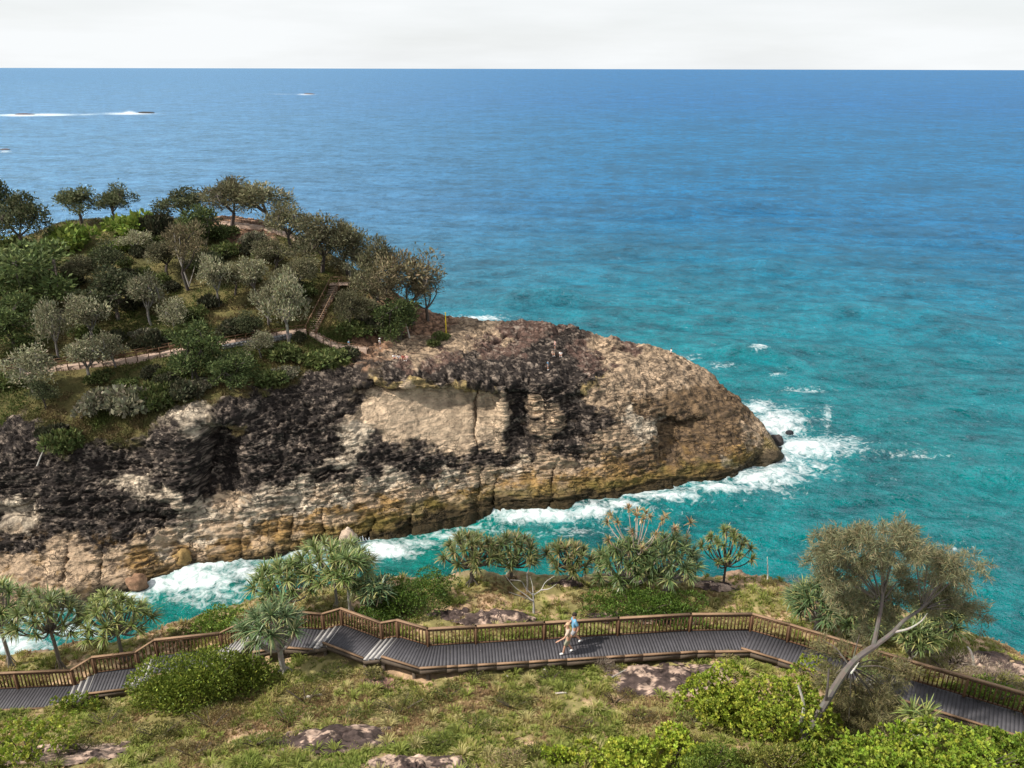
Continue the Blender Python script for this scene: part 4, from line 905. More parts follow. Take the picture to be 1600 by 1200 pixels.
bush(1003, 958, 900, 200, 'low dark green hedge like shrub behind the long railing', 11000, 11, dep_=.5, lumps=12, col=(.045, .08, .012), col2=(.08, .12, .02), L=.11, W=.05)
bush(345, 982, 930, 92, 'leafy green bush above the water behind the stepped railing', 2600, 12, col=(.075, .12, .02), col2=(.14, .19, .03), L=.12, W=.07)
bush(292, 996, 965, 75, 'rounded brownish bush behind the stepped railing', 1700, 13, col=(.085, .075, .025), col2=(.13, .10, .035), L=.1, W=.04)
HE = [(478, 1098, 1052, 112, 0), (625, 1112, 1072, 135, 1), (330, 1135, 1090, 130, 0), (450, 1128, 1092, 120, 2), (250, 1150, 1115, 120, 1), (165, 1132, 1098, 110, 2), (540, 1122, 1096, 90, 2), (300, 1180, 1150, 120, 0),
      (700, 1088, 1062, 75, 2), (800, 1105, 1078, 90, 1), (745, 1135, 1108, 80, 2), (900, 1140, 1112, 95, 0), (1000, 1125, 1100, 70, 0), (960, 1098, 1070, 60, 0), (680, 1165, 1138, 80, 2), (840, 1180, 1150, 80, 1), (800, 1192, 1160, 70, 3), (1080, 1130, 1095, 75, 2), (520, 1055, 1030, 70, 2), (585, 1060, 1038, 60, 1), (400, 1165, 1140, 95, 2), (130, 1175, 1140, 90, 1), (745, 1060, 1042, 60, 1), (860, 1062, 1042, 70, 2)]
HCOL = [((.095, .068, .028), (.13, .10, .04)), ((.075, .078, .022), (.12, .11, .035)), ((.085, .105, .022), (.15, .16, .04)), ((.26, .19, .11), (.16, .17, .05))]
HL = ['brown heath cushion below the fat trunked pandanus', 'wide olive heath cushion below the pale steps ending the long boardwalk', 'brown heath cushion under the large dense green bush', 'green heath cushion downhill of the brown one under the pandanus', 'olive heath cushion at the lower left of the large dense bush',
      'green heath cushion between the sparse yellow bush and the large dense bush', 'small green heath cushion above the long dark rock outcrop', 'brown heath cushion low down on the left slope', 'small green cushion under the bend of the long boardwalk', 'olive cushion in the middle of the grass slope below the long boardwalk', 'green cushion in the middle of the grass slope, below the olive one',
      'brown cushion at the near end of the bare rock', 'brown cushion on the sandy patch beside the bare rock', 'brown twiggy cushion under the walkers', 'green cushion right of the long dark outcrop', 'olive cushion near the bottom edge left of the bright bush', 'round straw and green tussock near the bottom edge', 'green cushion at the foot of the big bright bush', 'small green cushion under the short square landing', 'olive cushion beneath the pale steps', 'green cushion left of the long dark outcrop', 'olive cushion behind the sandy ground at lower left', 'small olive cushion against the kerb of the long boardwalk', 'small green cushion against the kerb under the walkers']
for i, ((x, y, t, w_, k), lb) in enumerate(zip(HE, HL)):
    bush(x, y, t, w_, lb, int(14 * w_), 40 + i, col=HCOL[k][0], col2=HCOL[k][1], L=.10, W=.028, lumps=6, name='heath_cushion')
bush(1480, 1050, 1000, 120, 'grey dead brush on the brink right of the leaning tree', 1900, 20, col=(.20, .155, .115), col2=(.27, .22, .17), L=.22, W=.014, kind='dead')
bush(1550, 1075, 1035, 100, 'grey brown dead brush near the right picture edge', 1500, 21, col=(.17, .13, .10), col2=(.25, .20, .15), L=.22, W=.014, kind='dead')
bush(1545, 1098, 1052, 130, 'low green creeper bush just behind the right railing', 2000, 22, col=(.085, .13, .02), col2=(.16, .21, .03), L=.12, W=.07)
bush(1262, 925, 895, 60, 'grey leafless brush on the brink left of the leaning tree crown', 700, 23, col=(.17, .15, .13), col2=(.22, .2, .17), L=.25, W=.014, kind='dead')
bush(948, 1048, 1018, 34, 'grey twiggy brush by the kerb right of the walkers', 500, 24, col=(.22, .17, .13), col2=(.28, .23, .18), L=.22, W=.012, kind='dead')

# ------------------------------------------------------------------ pandanus
P_ = pandanus
P_(18, 1042, 906, 115, 'pandanus at the left picture edge over the white water', 14, 1, L=.75, low=.5)
P_(95, 1048, 924, 115, 'tall thin trunked pandanus second from the left edge', 13, 2, L=.7, low=.55, col=(.12, .155, .05), trunk=(.17, .15, .13))
P_(194, 1034, 932, 118, 'round crowned yellow green pandanus rising behind the stepped railing', 15, 3, L=.72, low=.5, col=(.14, .17, .045), trunk=(.16, .14, .12))
P_(446, 1054, 946, 105, 'near pandanus with a fat trunk and splayed roots in front of the boardwalk', 9, 4, L=.85, low=.4, rad=.13, col=(.10, .15, .06), col2=(.25, .26, .12), leafn=44, lean=(-.25, 0))
P_(452, 968, 880, 110, 'bushy pandanus behind the half hidden landing, nearest the surf', 14, 5, L=.75, low=.35)
P_(527, 952, 846, 135, 'tall pandanus with a pale slim trunk behind the landing corner', 16, 6, L=.75, low=.5, rad=.07, trunk=(.40, .36, .32), col=(.125, .165, .05))
P_(549, 964, 862, 80, 'pandanus with the whitest slim trunk, right of its taller twin', 9, 7, L=.7, low=.66, rad=.075, trunk=(.46, .43, .39))
P_(585, 968, 905, 62, 'low dark pandanus between the white trunk and the green thicket', 7, 8, L=.75, low=.3, col=(.07, .11, .05))
P_(738, 912, 838, 96, 'dark trunked pandanus on the brink, leftmost behind the long railing', 13, 9, L=.62, low=.42, trunk=(.13, .11, .09), rad=.12, col=(.105, .125, .04), col2=(.26, .21, .09))
P_(800, 906, 838, 92, 'round dense pandanus on the brink, second behind the long railing', 13, 10, L=.62, low=.35, trunk=(.13, .11, .09), col=(.09, .12, .04), col2=(.26, .21, .09))
P_(890, 906, 852, 96, 'wide low pandanus on the brink behind the two walkers', 12, 11, L=.6, low=.35, trunk=(.10, .09, .08), col=(.105, .125, .04), col2=(.28, .21, .09))
P_(990, 925, 798, 120, 'dry open pandanus with bare pale limbs above the dense one', 8, 12, L=.42, low=.55, trunk=(.36, .31, .26), col=(.17, .15, .06), col2=(.33, .21, .11), rad=.06, flat=.25, leafn=24, p2=.45, roots=False)
P_(975, 925, 846, 110, 'dense dark pandanus clump over the hedge like shrub', 18, 13, L=.68, low=.2, col=(.075, .11, .035), col2=(.19, .2, .08), flat=.75)
P_(1040, 925, 838, 110, 'dense pandanus clump right beside the dark one', 16, 14, L=.75, low=.25, col=(.08, .115, .045), col2=(.2, .21, .08), flat=.75)
P_(1062, 908, 806, 44, 'thin pandanus with two rusty heads behind the dense clumps', 3, 31, L=.42, low=.7, col=(.17, .14, .06), col2=(.34, .2, .1), rad=.05, leafn=24, roots=False)
P_(1131, 911, 828, 92, 'small dark limbed pandanus standing alone on the brink', 10, 15, L=.48, low=.35, trunk=(.10, .085, .075), rad=.07, col=(.10, .13, .04), col2=(.28, .2, .09), roots=False)
P_(1275, 985, 905, 105, 'dense pandanus clump behind the railing left of the leaning tree', 15, 16, L=.8, low=.25, col=(.075, .115, .045), flat=.8)
P_(1335, 1000, 930, 95, 'pandanus clump directly behind the leaning trunk', 13, 17, L=.8, low=.25, col=(.08, .115, .04), flat=.8)
P_(1452, 1022, 930, 90, 'dark pandanus clump right of the leaning tree on the brink', 12, 18, L=.8, low=.3, col=(.065, .095, .035))
P_(1420, 1040, 975, 75, 'low pandanus against the railing right of the leaning trunk', 8, 19, L=.8, low=.25, col=(.09, .12, .04))
P_(1350, 1096, 1040, 46, 'young spiky pandanus in front of the leaning trunk fork', 2, 20, L=.75, low=.3, col=(.14, .19, .06), roots=False)
P_(1425, 1168, 1108, 62, 'young spiky pandanus at the kerb by the bright green bush', 3, 21, L=.8, low=.25, col=(.15, .19, .05), roots=False)
P_(823, 925, 872, 26, 'stunted pandanus with a single head above the dead white tree', 1, 22, L=.5, low=.6, rad=.05, roots=False, col=(.14, .13, .05))

# ------------------------------------------------------------------ the big leaning she-oak
def leaning_tree():
    r = np.random.default_rng(99); b = fg(1252, 1166); d0 = ray(1252, 1166)
    def pt(px, py, back=0.0):          # a point standing over the tree's foot plane, 'back' metres behind it
        d = ray(px, py); Y = b[1] + back; return CAM + d * (Y / d[1]) - b
    tr = Q(); q = Q(); dead = Q()
    bark = (.155, .135, .12)
    def limb(pts, r0, r1, c=bark, n=8, tgt=tr):
        P = cr_axis(np.array(pts), [5] * (len(pts) - 1)); k = len(P)
        tgt.add(tube(P, np.linspace(r0, r1, k), n), jit(r, c, (k - 1) * n, .14)); return P
    limb([(0, 0, -.4), pt(1262, 1145), pt(1290, 1098, .3), pt(1320, 1050, .7), pt(1340, 1028, 1.0), pt(1369, 1008, 1.3)], .14, .105)
    limb([pt(1365, 1010, 1.3), pt(1371, 980, 1.5), pt(1378, 940, 1.7), pt(1380, 900, 1.9), pt(1372, 862, 2.0)], .095, .03)
    limb([pt(1369, 1008, 1.3), pt(1395, 988, 1.2), pt(1412, 970, 1.3), pt(1440, 950, 1.6), pt(1470, 905, 2.0)], .09, .03)
    limb([pt(1395, 988, 1.2), pt(1420, 982, 1.0), pt(1440, 970, .9), pt(1449, 958, .9)], .045, .015, (.34, .31, .28), 6, dead)
    limb([pt(1330, 1052, .6), pt(1337, 1042, .5), pt(1342, 1035, .4)], .035, .012, (.55, .52, .48), 6, dead)
    limb([pt(1290, 1095, .3), pt(1293, 1075, .1), pt(1295, 1045, .2)], .05, .03, (.12, .10, .09), 6)
    ctr = []
    for x, y, n in [(1290, 845, 5), (1315, 838, 6), (1345, 842, 7), (1375, 850, 6), (1405, 835, 8), (1425, 855, 7), (1300, 868, 6), (1330, 885, 7), (1350, 870, 6), (1390, 880, 6), (1410, 905, 6), (1450, 870, 6), (1475, 880, 5), (1500, 885, 5), (1525, 882, 2), (1455, 905, 5), (1480, 920, 5), (1510, 935, 3), (1495, 950, 3), (1530, 960, 2),
                  (1290, 900, 5), (1310, 925, 6), (1345, 925, 6), (1375, 920, 4), (1400, 940, 4), (1320, 950, 4), (1360, 960, 3), (1435, 930, 4), (1275, 880, 3), (1460, 945, 4), (1345, 985, 3), (1385, 965, 3),
                  (1300, 1060, 4), (1320, 1075, 5), (1345, 1085, 4), (1380, 1075, 5), (1400, 1050, 4), (1310, 1100, 5), (1340, 1120, 4), (1370, 1110, 4), (1395, 1095, 4), (1325, 1140, 3), (1390, 1130, 3), (1380, 1035, 4), (1300, 1020, 2), (1285, 1000, 1)]:
        bk = r.uniform(.4, 2.6) if y < 890 else (r.uniform(2.1, 3.2) if y < 1000 else r.uniform(.9, 2.2))
        c = pt(x, y, bk)
        src = pt(1378, 940, 1.7) if y < 985 and x < 1420 else (pt(1440, 950, 1.6) if y < 985 else pt(1330, 1040, .9))
        limb([src + (c - src) * .15, src + (c - src) * .6 + np.array([0, 0, .15]), c], .03, .010, (.14, .12, .10), 5)
        for k in range(n * 4):
            cc = c + r.normal(size=3) * np.array([.25, .30, .20])
            m_ = 62; st = cc + r.normal(size=(m_, 3)) * .08
            dirs = rnd_unit(r, m_) * .75 + np.array([0, 0, -.10]) + (cc - c) * .8; dirs /= np.linalg.norm(dirs, axis=1)[:, None]
            colr = jit(r, (.195, .20, .105), m_, .25, (.30, .245, .13), .28) if y < 1000 else jit(r, (.23, .20, .10), m_, .25, (.16, .15, .06), .35)
            q.add(leaves(r, st, dirs, .24, .024, flat=.35), colr)
    return thing_tree('she_oak_tree', b, 'large leaning tree with feathery brownish crown in front of the boardwalk', 'tree', None,
        [('trunk', tr.mesh('trunk', M['bark'], True)), ('crown', q.mesh('crown', M['leaf'])), ('dead_branch', dead.mesh('dead_branch', M['bark'], True))])
leaning_tree()

# ------------------------------------------------------------------ dead wood
def snag(name, foot, pts, r0, label, col=(.52, .48, .43), subs=(), cat='dead tree'):
    r = np.random.default_rng(int(foot[0])); b = fg(*foot); q = Q()
    def pt(px, py, back=0): d = ray(px, py); return CAM + d * ((b[1] + back) / d[1]) - b
    P = cr_axis(np.array([(0, 0, -.15)] + [pt(*p) for p in pts]), [4] * len(pts)); q.add(tube(P, np.linspace(r0, r0 * .45, len(P)), 7), jit(r, col, (len(P) - 1) * 7, .15))
    root = empty(name, b, label, cat); link('trunk', q.mesh('trunk', M['bark'], True), root)
    for sb in subs:
        q = Q(); P = cr_axis(np.array([pt(*p) for p in sb]), [4] * (len(sb) - 1)); q.add(tube(P, np.linspace(r0 * .5, r0 * .12, len(P)), 6), jit(r, col, (len(P) - 1) * 6, .15)); link('branch', q.mesh('branch', M['bark'], True), root)
    return root
snag('dead_tree', (834, 958), [(834, 945), (833, 928)], .065, 'bare white dead tree behind the long railing', (.40, .37, .34), subs=[[(834, 940), (822, 930, .2), (805, 918, .3), (790, 900, .4)], [(833, 930), (822, 920), (814, 908, -.2), (797, 906, -.3)], [(833, 930), (845, 922, .3), (852, 910, .4), (866, 900, .4)], [(834, 940), (815, 932, -.3), (795, 925, -.4)], [(845, 922, .3), (858, 920, .2), (870, 912, .1)], [(833, 930), (832, 915, .3), (828, 900, .5)]])
snag('dead_snag', (1254, 1160), [(1252, 1130), (1256, 1105), (1252, 1085), (1247, 1071)], .075, 'bleached bare snag beside the foot of the leaning tree', subs=[[(1252, 1140), (1248, 1134), (1246, 1130)]])
snag('dead_stump', (1522, 1040), [(1520, 1028), (1515, 1015), (1511, 1010)], .07, 'short white stump leaning on the right brink')
snag('white_post', (1200, 909), [(1199.5, 895), (1199, 870)], .05, 'slim white post on the brink against the sea', (.72, .71, .68), cat='post')
def log(p0, p1, rad, label, col=(.46, .41, .35)):
    a = fg(*p0); b = fg(*p1); q = Q(); r = np.random.default_rng(int(p0[0])); P = curve_pts((0, 0, rad), b - a + np.array([0, 0, rad]), (0, 0, .05), 6)
    q.add(tube(P, np.linspace(rad, rad * .6, 6), 7), jit(r, col, 35, .2)); o = link('fallen_branch', q.mesh('fallen_branch', M['bark'], True), None, a); tag(o, label, 'log', 'fallen branches in the grass')
log((476, 1092), (503, 1087), .07, 'fallen grey branch below the fat trunked pandanus')
log((790, 1057), (796, 1061), .05, 'short pale stick in the grass left of the walkers')
log((774, 1067), (782, 1073), .05, 'short pale stick lower in the grass left of the walkers')
log((955, 1060), (985, 1045), .04, 'bent grey branch at the top end of the bare rock')
log((848, 1046), (856, 1051), .04, 'thin pale stick close under the kerb left of the walkers')
log((868, 1085), (885, 1084), .045, 'pale stick lying across the sand below the walkers')

# ------------------------------------------------------------------ rock outcrops in the grass
def outcrop(px, py, wpx, hpx, label, h=.35, seed=0, col=(.075, .052, .045), col2=(.42, .30, .23), patch=.35):
    r = np.random.default_rng(seed + 300); c = fg(px, py); Z = depth(c); rx = wpx * Z / FPX / 2
    pa, pb = fg(px, py - hpx / 2), fg(px, py + hpx / 2); ry = max(abs(pa[1] - pb[1]) / 2, .3)
    nA, nR = 120, 44; ang = np.linspace(0, 2 * np.pi, nA, endpoint=False); verts = []
    prof = 1 + .28 * np.array([noise(np.array([[math.cos(a) * 1.6, math.sin(a) * 1.6, seed * 3.3]]))[0] for a in ang]) + .12 * np.array([noise(np.array([[math.cos(a) * 5, math.sin(a) * 5, seed * 3.3 + 9]]))[0] for a in ang])
    for i in range(nR + 1):
        t = i / nR
        for j, a in enumerate(ang):
            x, y = math.cos(a) * rx * t * prof[j], math.sin(a) * ry * t * prof[j]; g = gz(c[0] + x, c[1] + y, bvh_f) or c[2]
            verts.append((x, y, g - c[2] + h * .5 * (1 - t ** 2.5) - .06))
    v = np.array(verts); wv_ = v + c
    w1_, w2_, wr_ = worley((wv_ + .3 * noise(wv_ * 1.5)[:, None]) * np.array([.7, 1.5, 1.2]), 3); w3_, w4_, wq_ = worley(wv_ * 4.2, 4)
    v[:, 2] += .16 * fbm(wv_ * 1.3, 3, .55, True) * .5 + .12 * (wr_ - .5) - .06 * ss(.10, 0, w2_ - w1_) + .05 * (wq_ - .5)
    k = ss(.1, .3, fbm(wv_ * 1.1 + 20 + seed, 5, .7) + patch - .47)[:, None]
    colr = np.array(col) * (1 - k) + np.array(col2) * k; colr = np.clip(colr * (1 + .5 * fbm(wv_ * 2.5, 3))[:, None], .01, .7)
    f = [(i * nA + j, i * nA + (j + 1) % nA, (i + 1) * nA + (j + 1) % nA, (i + 1) * nA + j) for i in range(nR) for j in range(nA)]
    o = link('rock_outcrop', make_mesh('rock_outcrop', v, np.array(f)[:, ::-1], M['stone'], colr, True), None, c); tag(o, label, 'rock', 'bare rock showing through the grass'); return (c[0], c[1], rx, ry)
ROCKS = [outcrop(518, 1153, 215, 40, 'long dark rock outcrop in the grass near the bottom edge', .45, 1), outcrop(655, 1200, 190, 40, 'dark rock outcrop cut by the bottom picture edge', .4, 2, patch=.5),
  outcrop(1050, 1062, 185, 66, 'broad bare dark rock with pale rim below the long boardwalk', .35, 3, patch=.42), outcrop(775, 966, 130, 28, 'layered grey brown rock behind the railing left of the walkers', .5, 4, patch=.3),
  outcrop(1000, 965, 210, 20, 'flat brown rock strip behind the railing right of the walkers', .25, 5, patch=.4), outcrop(110, 1182, 200, 36, 'pinkish broken rock at the lower left', .3, 6, patch=.75),
  outcrop(590, 1066, 60, 22, 'small reddish rock under the short landing', .2, 7, patch=.6, col2=(.30, .17, .13)), outcrop(700, 960, 70, 22, 'small brown rock behind the first bay of the long railing', .3, 8, patch=.5),
  outcrop(880, 912, 60, 12, 'small brown rock at the brink behind the dead white tree', .2, 9), outcrop(1115, 915, 80, 16, 'brown rock at the foot of the lone brink pandanus', .25, 10, patch=.45), outcrop(1555, 1040, 130, 40, 'dark rocky brink at the right picture edge', .4, 11, patch=.35)]

# ------------------------------------------------------------------ grass
def make_grass():
    r = np.random.default_rng(5); n = 52000; px = r.uniform(-120, 1720, n); py = 900 + 330 * r.random(n) ** 0.85; P = []
    for i in range(n):
        d_ = bvh_f.ray_cast(Vector(CAM), Vector(ray(px[i], py[i])))
        if d_[0] is not None and d_[0].z > 31.8 and abs(d_[1].z) > .6: P.append(d_[0][:])
    P = np.array(P); P = P[~on_deck_many(P[:, 0], P[:, 1], .05)]
    inr = np.zeros(len(P), bool)
    for a, b, x, y in ROCKS: inr |= ((P[:, 0] - a) / x) ** 2 + ((P[:, 1] - b) / y) ** 2 < .72
    s_ = fbm(P * np.array([.30, .30, 0]) + 4, 3, .6) + .5 * noise(P * np.array([1.1, 1.1, 0]) + 9); u = r.random(len(P))
    keep = ~((inr & (u < .95)) | ((s_ > .34) & (u < .82))); P = P[keep]; s_ = s_[keep]; n = len(P)
    h = fbm(P * np.array([.22, .22, 0]) + 20, 3, .6) * 1.1 + r.normal(size=n) * .2
    c = np.where((h < -.28)[:, None], np.array((.17, .21, .04)), np.where((h < .06)[:, None], np.array((.27, .275, .065)), np.where((h < .38)[:, None], np.array((.37, .31, .12)), np.array((.30, .20, .10)))))
    tus = ss(.1, .5, noise(P * np.array([.9, .9, 0]) + 50)); sz = r.uniform(.10, .24, n) * (.8 + 1.3 * tus); o = Q()
    for k in range(13):
        az = r.uniform(0, 6.28, n); tl = r.uniform(.15, 1.1, n); d = np.stack([np.cos(az) * tl, np.sin(az) * tl, np.ones(n)], 1); d /= np.linalg.norm(d, axis=1)[:, None]
        base = P + np.stack([np.cos(az), np.sin(az), np.zeros(n)], 1) * .07 * r.random((n, 1)) - np.array([0, 0, .02])
        s = np.cross(d, [0, 0, 1.]); s /= np.linalg.norm(s, axis=1)[:, None] + 1e-6; w = .015
        mid_ = base + d * sz[:, None] * .62; tip_ = mid_ + (d + np.array([0, 0, -.6])) * sz[:, None] * .55
        a4 = np.stack([base - s * w, tip_, tip_, base + s * w], 1) if False else np.stack([base - s * w, base + s * w, mid_ + s * w * .8, mid_ - s * w * .8], 1)
        cc = np.clip(c * r.uniform(.72, 1.28, (n, 1)), .01, .6); o.add(a4, cc)
        if k < 6: o.add(np.stack([mid_ - s * w * .8, mid_ + s * w * .8, tip_ + s * .003, tip_ - s * .003], 1), cc * 1.06)
    # bigger tussocks
    m_ = r.permutation(n)[:900]; T_ = P[m_] + 0 * 1; tc_ = np.where((r.random(900) < .6)[:, None], np.array((.25, .28, .065)), np.array((.40, .35, .15))) * r.uniform(.8, 1.2, (900, 1)); ts = r.uniform(.16, .30, 900) + .28 * (r.random(900) < .3)
    for k in range(44):
        az = r.uniform(0, 6.28, 900); tl = r.uniform(.1, 1.25, 900); d = np.stack([np.cos(az) * tl, np.sin(az) * tl, np.ones(900)], 1); d /= np.linalg.norm(d, axis=1)[:, None]
        s = np.cross(d, [0, 0, 1.]); s /= np.linalg.norm(s, axis=1)[:, None] + 1e-6; w = .014
        base = T_ + d * np.array([.08, .08, 0]); mid_ = base + d * ts[:, None] * .6; tip_ = mid_ + (d + np.array([0, 0, -.75])) * ts[:, None] * .5; cc = np.clip(tc_ * r.uniform(.7, 1.3, (900, 1)), .01, .6)
        o.add(np.stack([base - s * w, base + s * w, mid_ + s * w, mid_ - s * w], 1), cc); o.add(np.stack([mid_ - s * w, mid_ + s * w, tip_ + s * .003, tip_ - s * .003], 1), cc)
    return o.mesh('grass', M['grass'])
tag(link('grass', make_grass()), 'tussocky green and straw coloured grass covering the near hillside', 'grass', kind='stuff')

# ------------------------------------------------------------------ headland trees: a few grown forms, shared by many individuals
def far_tree(kind, seed):
    """about 5 m tall and 5 m wide, windswept, several stems"""
    r = np.random.default_rng(seed * 31 + 7); tr = Q(); q = Q(); H = 5.0
    spec = {'banksia': ((.046, .056, .026), (.085, .088, .045), .26, .13, 24, 150, 1.0), 'silver': ((.125, .125, .072), (.20, .185, .12), .27, .12, 22, 120, .85),
            'oak': ((.080, .078, .042), (.13, .118, .068), .30, .09, 26, 150, .98), 'green': ((.046, .064, .022), (.085, .105, .036), .30, .13, 24, 170, 1.0), 'open': ((.10, .085, .045), (.15, .12, .07), .30, .08, 20, 110, 1.1)}[kind]
    c1, c2, L, W, nb, nl, spread = spec
    bark = (.10, .085, .072) if kind != 'silver' else (.16, .145, .13)
    fork = np.array([r.uniform(-.4, .4), r.uniform(-.4, .4), H * (.26 if kind != 'green' else .12)])
    tr.add(tube(curve_pts((0, 0, -.6), fork, (r.uniform(-.3, .3), r.uniform(-.2, .2), 0), 5), np.linspace(.17, .12, 5), 6), jit(r, bark, 24, .15))
    wind = np.array([r.uniform(-.5, .9), r.uniform(-.5, .5), 0])
    mains = []
    for k in range(4):
        a = 1.57 * k + r.uniform(-.6, .6); e = np.array([math.cos(a) * r.uniform(.5, 1.3), math.sin(a) * r.uniform(.5, 1.3), H * r.uniform(.48, .70)]) + wind * .4
        tr.add(tube(curve_pts(fork, e, np.array([e[0] * .1 + r.uniform(-.2, .2), e[1] * .1, -.25]), 5), np.linspace(.085, .05, 5), 5), jit(r, bark, 20, .15)); mains.append(e)
    for k in range(nb):
        u = rnd_unit(r, 1)[0]; u[2] = abs(u[2]) - (.35 if kind != 'open' else .1); rad_ = r.uniform(.35, 1.05) * spread
        c = np.array([u[0] * 1.85 * rad_, u[1] * 1.85 * rad_, H * (.56 + .44 * u[2] * rad_ + r.uniform(-.08, .08))]) + wind * (.2 + u[2])
        if kind == 'green': c[2] = H * r.uniform(.2, .85) * (1 - .35 * (np.hypot(c[0], c[1]) / 2.4) ** 2) + .3
        src = min(mains, key=lambda q_: np.linalg.norm(q_ - c))
        tr.add(tube(curve_pts(src, c, np.array([r.uniform(-.2, .2), r.uniform(-.2, .2), .1]), 4), np.linspace(.05, .02, 4), 5), jit(r, bark, 15, .15))
        br = r.uniform(.35, .9); m_ = int(nl * br * br * 2.4)
        d = rnd_unit(r, m_); rr_ = r.uniform(.25, 1.0, (m_, 1)) ** .5
        pos = c + d * rr_ * br * np.array([1, 1, .85]) * (1 + .25 * r.normal(size=(m_, 1))); tint = r.uniform(.8, 1.25)
        q.add(leaves(r, pos, d + np.array([0, 0, .6]), L, W, flat=.6), np.clip(jit(r, np.array(c1) * 1.5, m_, .3, np.array(c2) * 1.55, .45) * tint, .005, .6))
    return tr.mesh('trunk', M['bark'], True), q.mesh('crown', M['far_leaf'])
FT = {}
for kd, ns in (('banksia', 4), ('silver', 4), ('oak', 4), ('green', 3), ('open', 3)):
    FT[kd] = [far_tree(kd, 10 * len(FT) + i) for i in range(ns)]
def far_shrub(seed, c1, c2):
    r = np.random.default_rng(seed); q = Q(); P, Nn = dome_points(r, 1300, 1.0, 1.0, 1.0, 8)
    q.add(leaves(r, P, Nn, .24, .12, flat=.7), jit(r, np.array(c1) * 1.55, len(P), .35, np.array(c2) * 1.55, .4)); w_ = Q(); w_.add(tube(curve_pts((0, 0, -.3), (.1, 0, .5), (0, 0, 0), 4), [.06, .05, .04, .03], 5), (.1, .08, .07))
    return q.mesh('foliage', M['far_leaf']), w_.mesh('stem', M['bark'])
FSH_ = {'bright': far_shrub(1, (.085, .125, .022), (.13, .16, .03)), 'dark': far_shrub(2, (.030, .034, .018), (.055, .052, .03)), 'grey': far_shrub(3, (.10, .098, .062), (.15, .135, .095)), 'greenish': far_shrub(4, (.055, .072, .022), (.09, .10, .035))}
ti = 0
def ftree(kind, px, py, top, w, label):
    """px,py: foot; top: crown top; w: crown width in the photograph"""
    global ti
    b = hg(px, py); Z = depth(b); sc = Z / (FPX * math.cos(PITCH) - (py - 600) * math.sin(PITCH)); tr, cr_ = FT[kind][ti % len(FT[kind])]; ti += 1
    root = empty('headland_tree', b, label, 'tree', 'trees on the headland'); H = (py - top) * sc / 5.0; W = w * Z / FPX / 5.0
    root.scale = (W * 1.28, W * 1.28, H * 1.06); root.rotation_euler.z = (ti * 2.399) % 6.283
    link('trunk', tr, root); link('crown', cr_, root); return root
def fshrub(kind, px, py, top, w, label):
    global ti
    ti += 1; b = hg(px, py); Z = depth(b); sc = Z / (FPX * math.cos(PITCH) - (py - 600) * math.sin(PITCH)); f, s = FSH_[kind]
    root = empty('headland_shrub', b, label, 'shrub', 'shrubs on the headland'); W = w * Z / FPX / 2
    root.scale = (W, W * .9, max((py - top) * sc * .85, .4)); root.rotation_euler.z = ti * 1.7; link('foliage', f, root); link('stem', s, root)
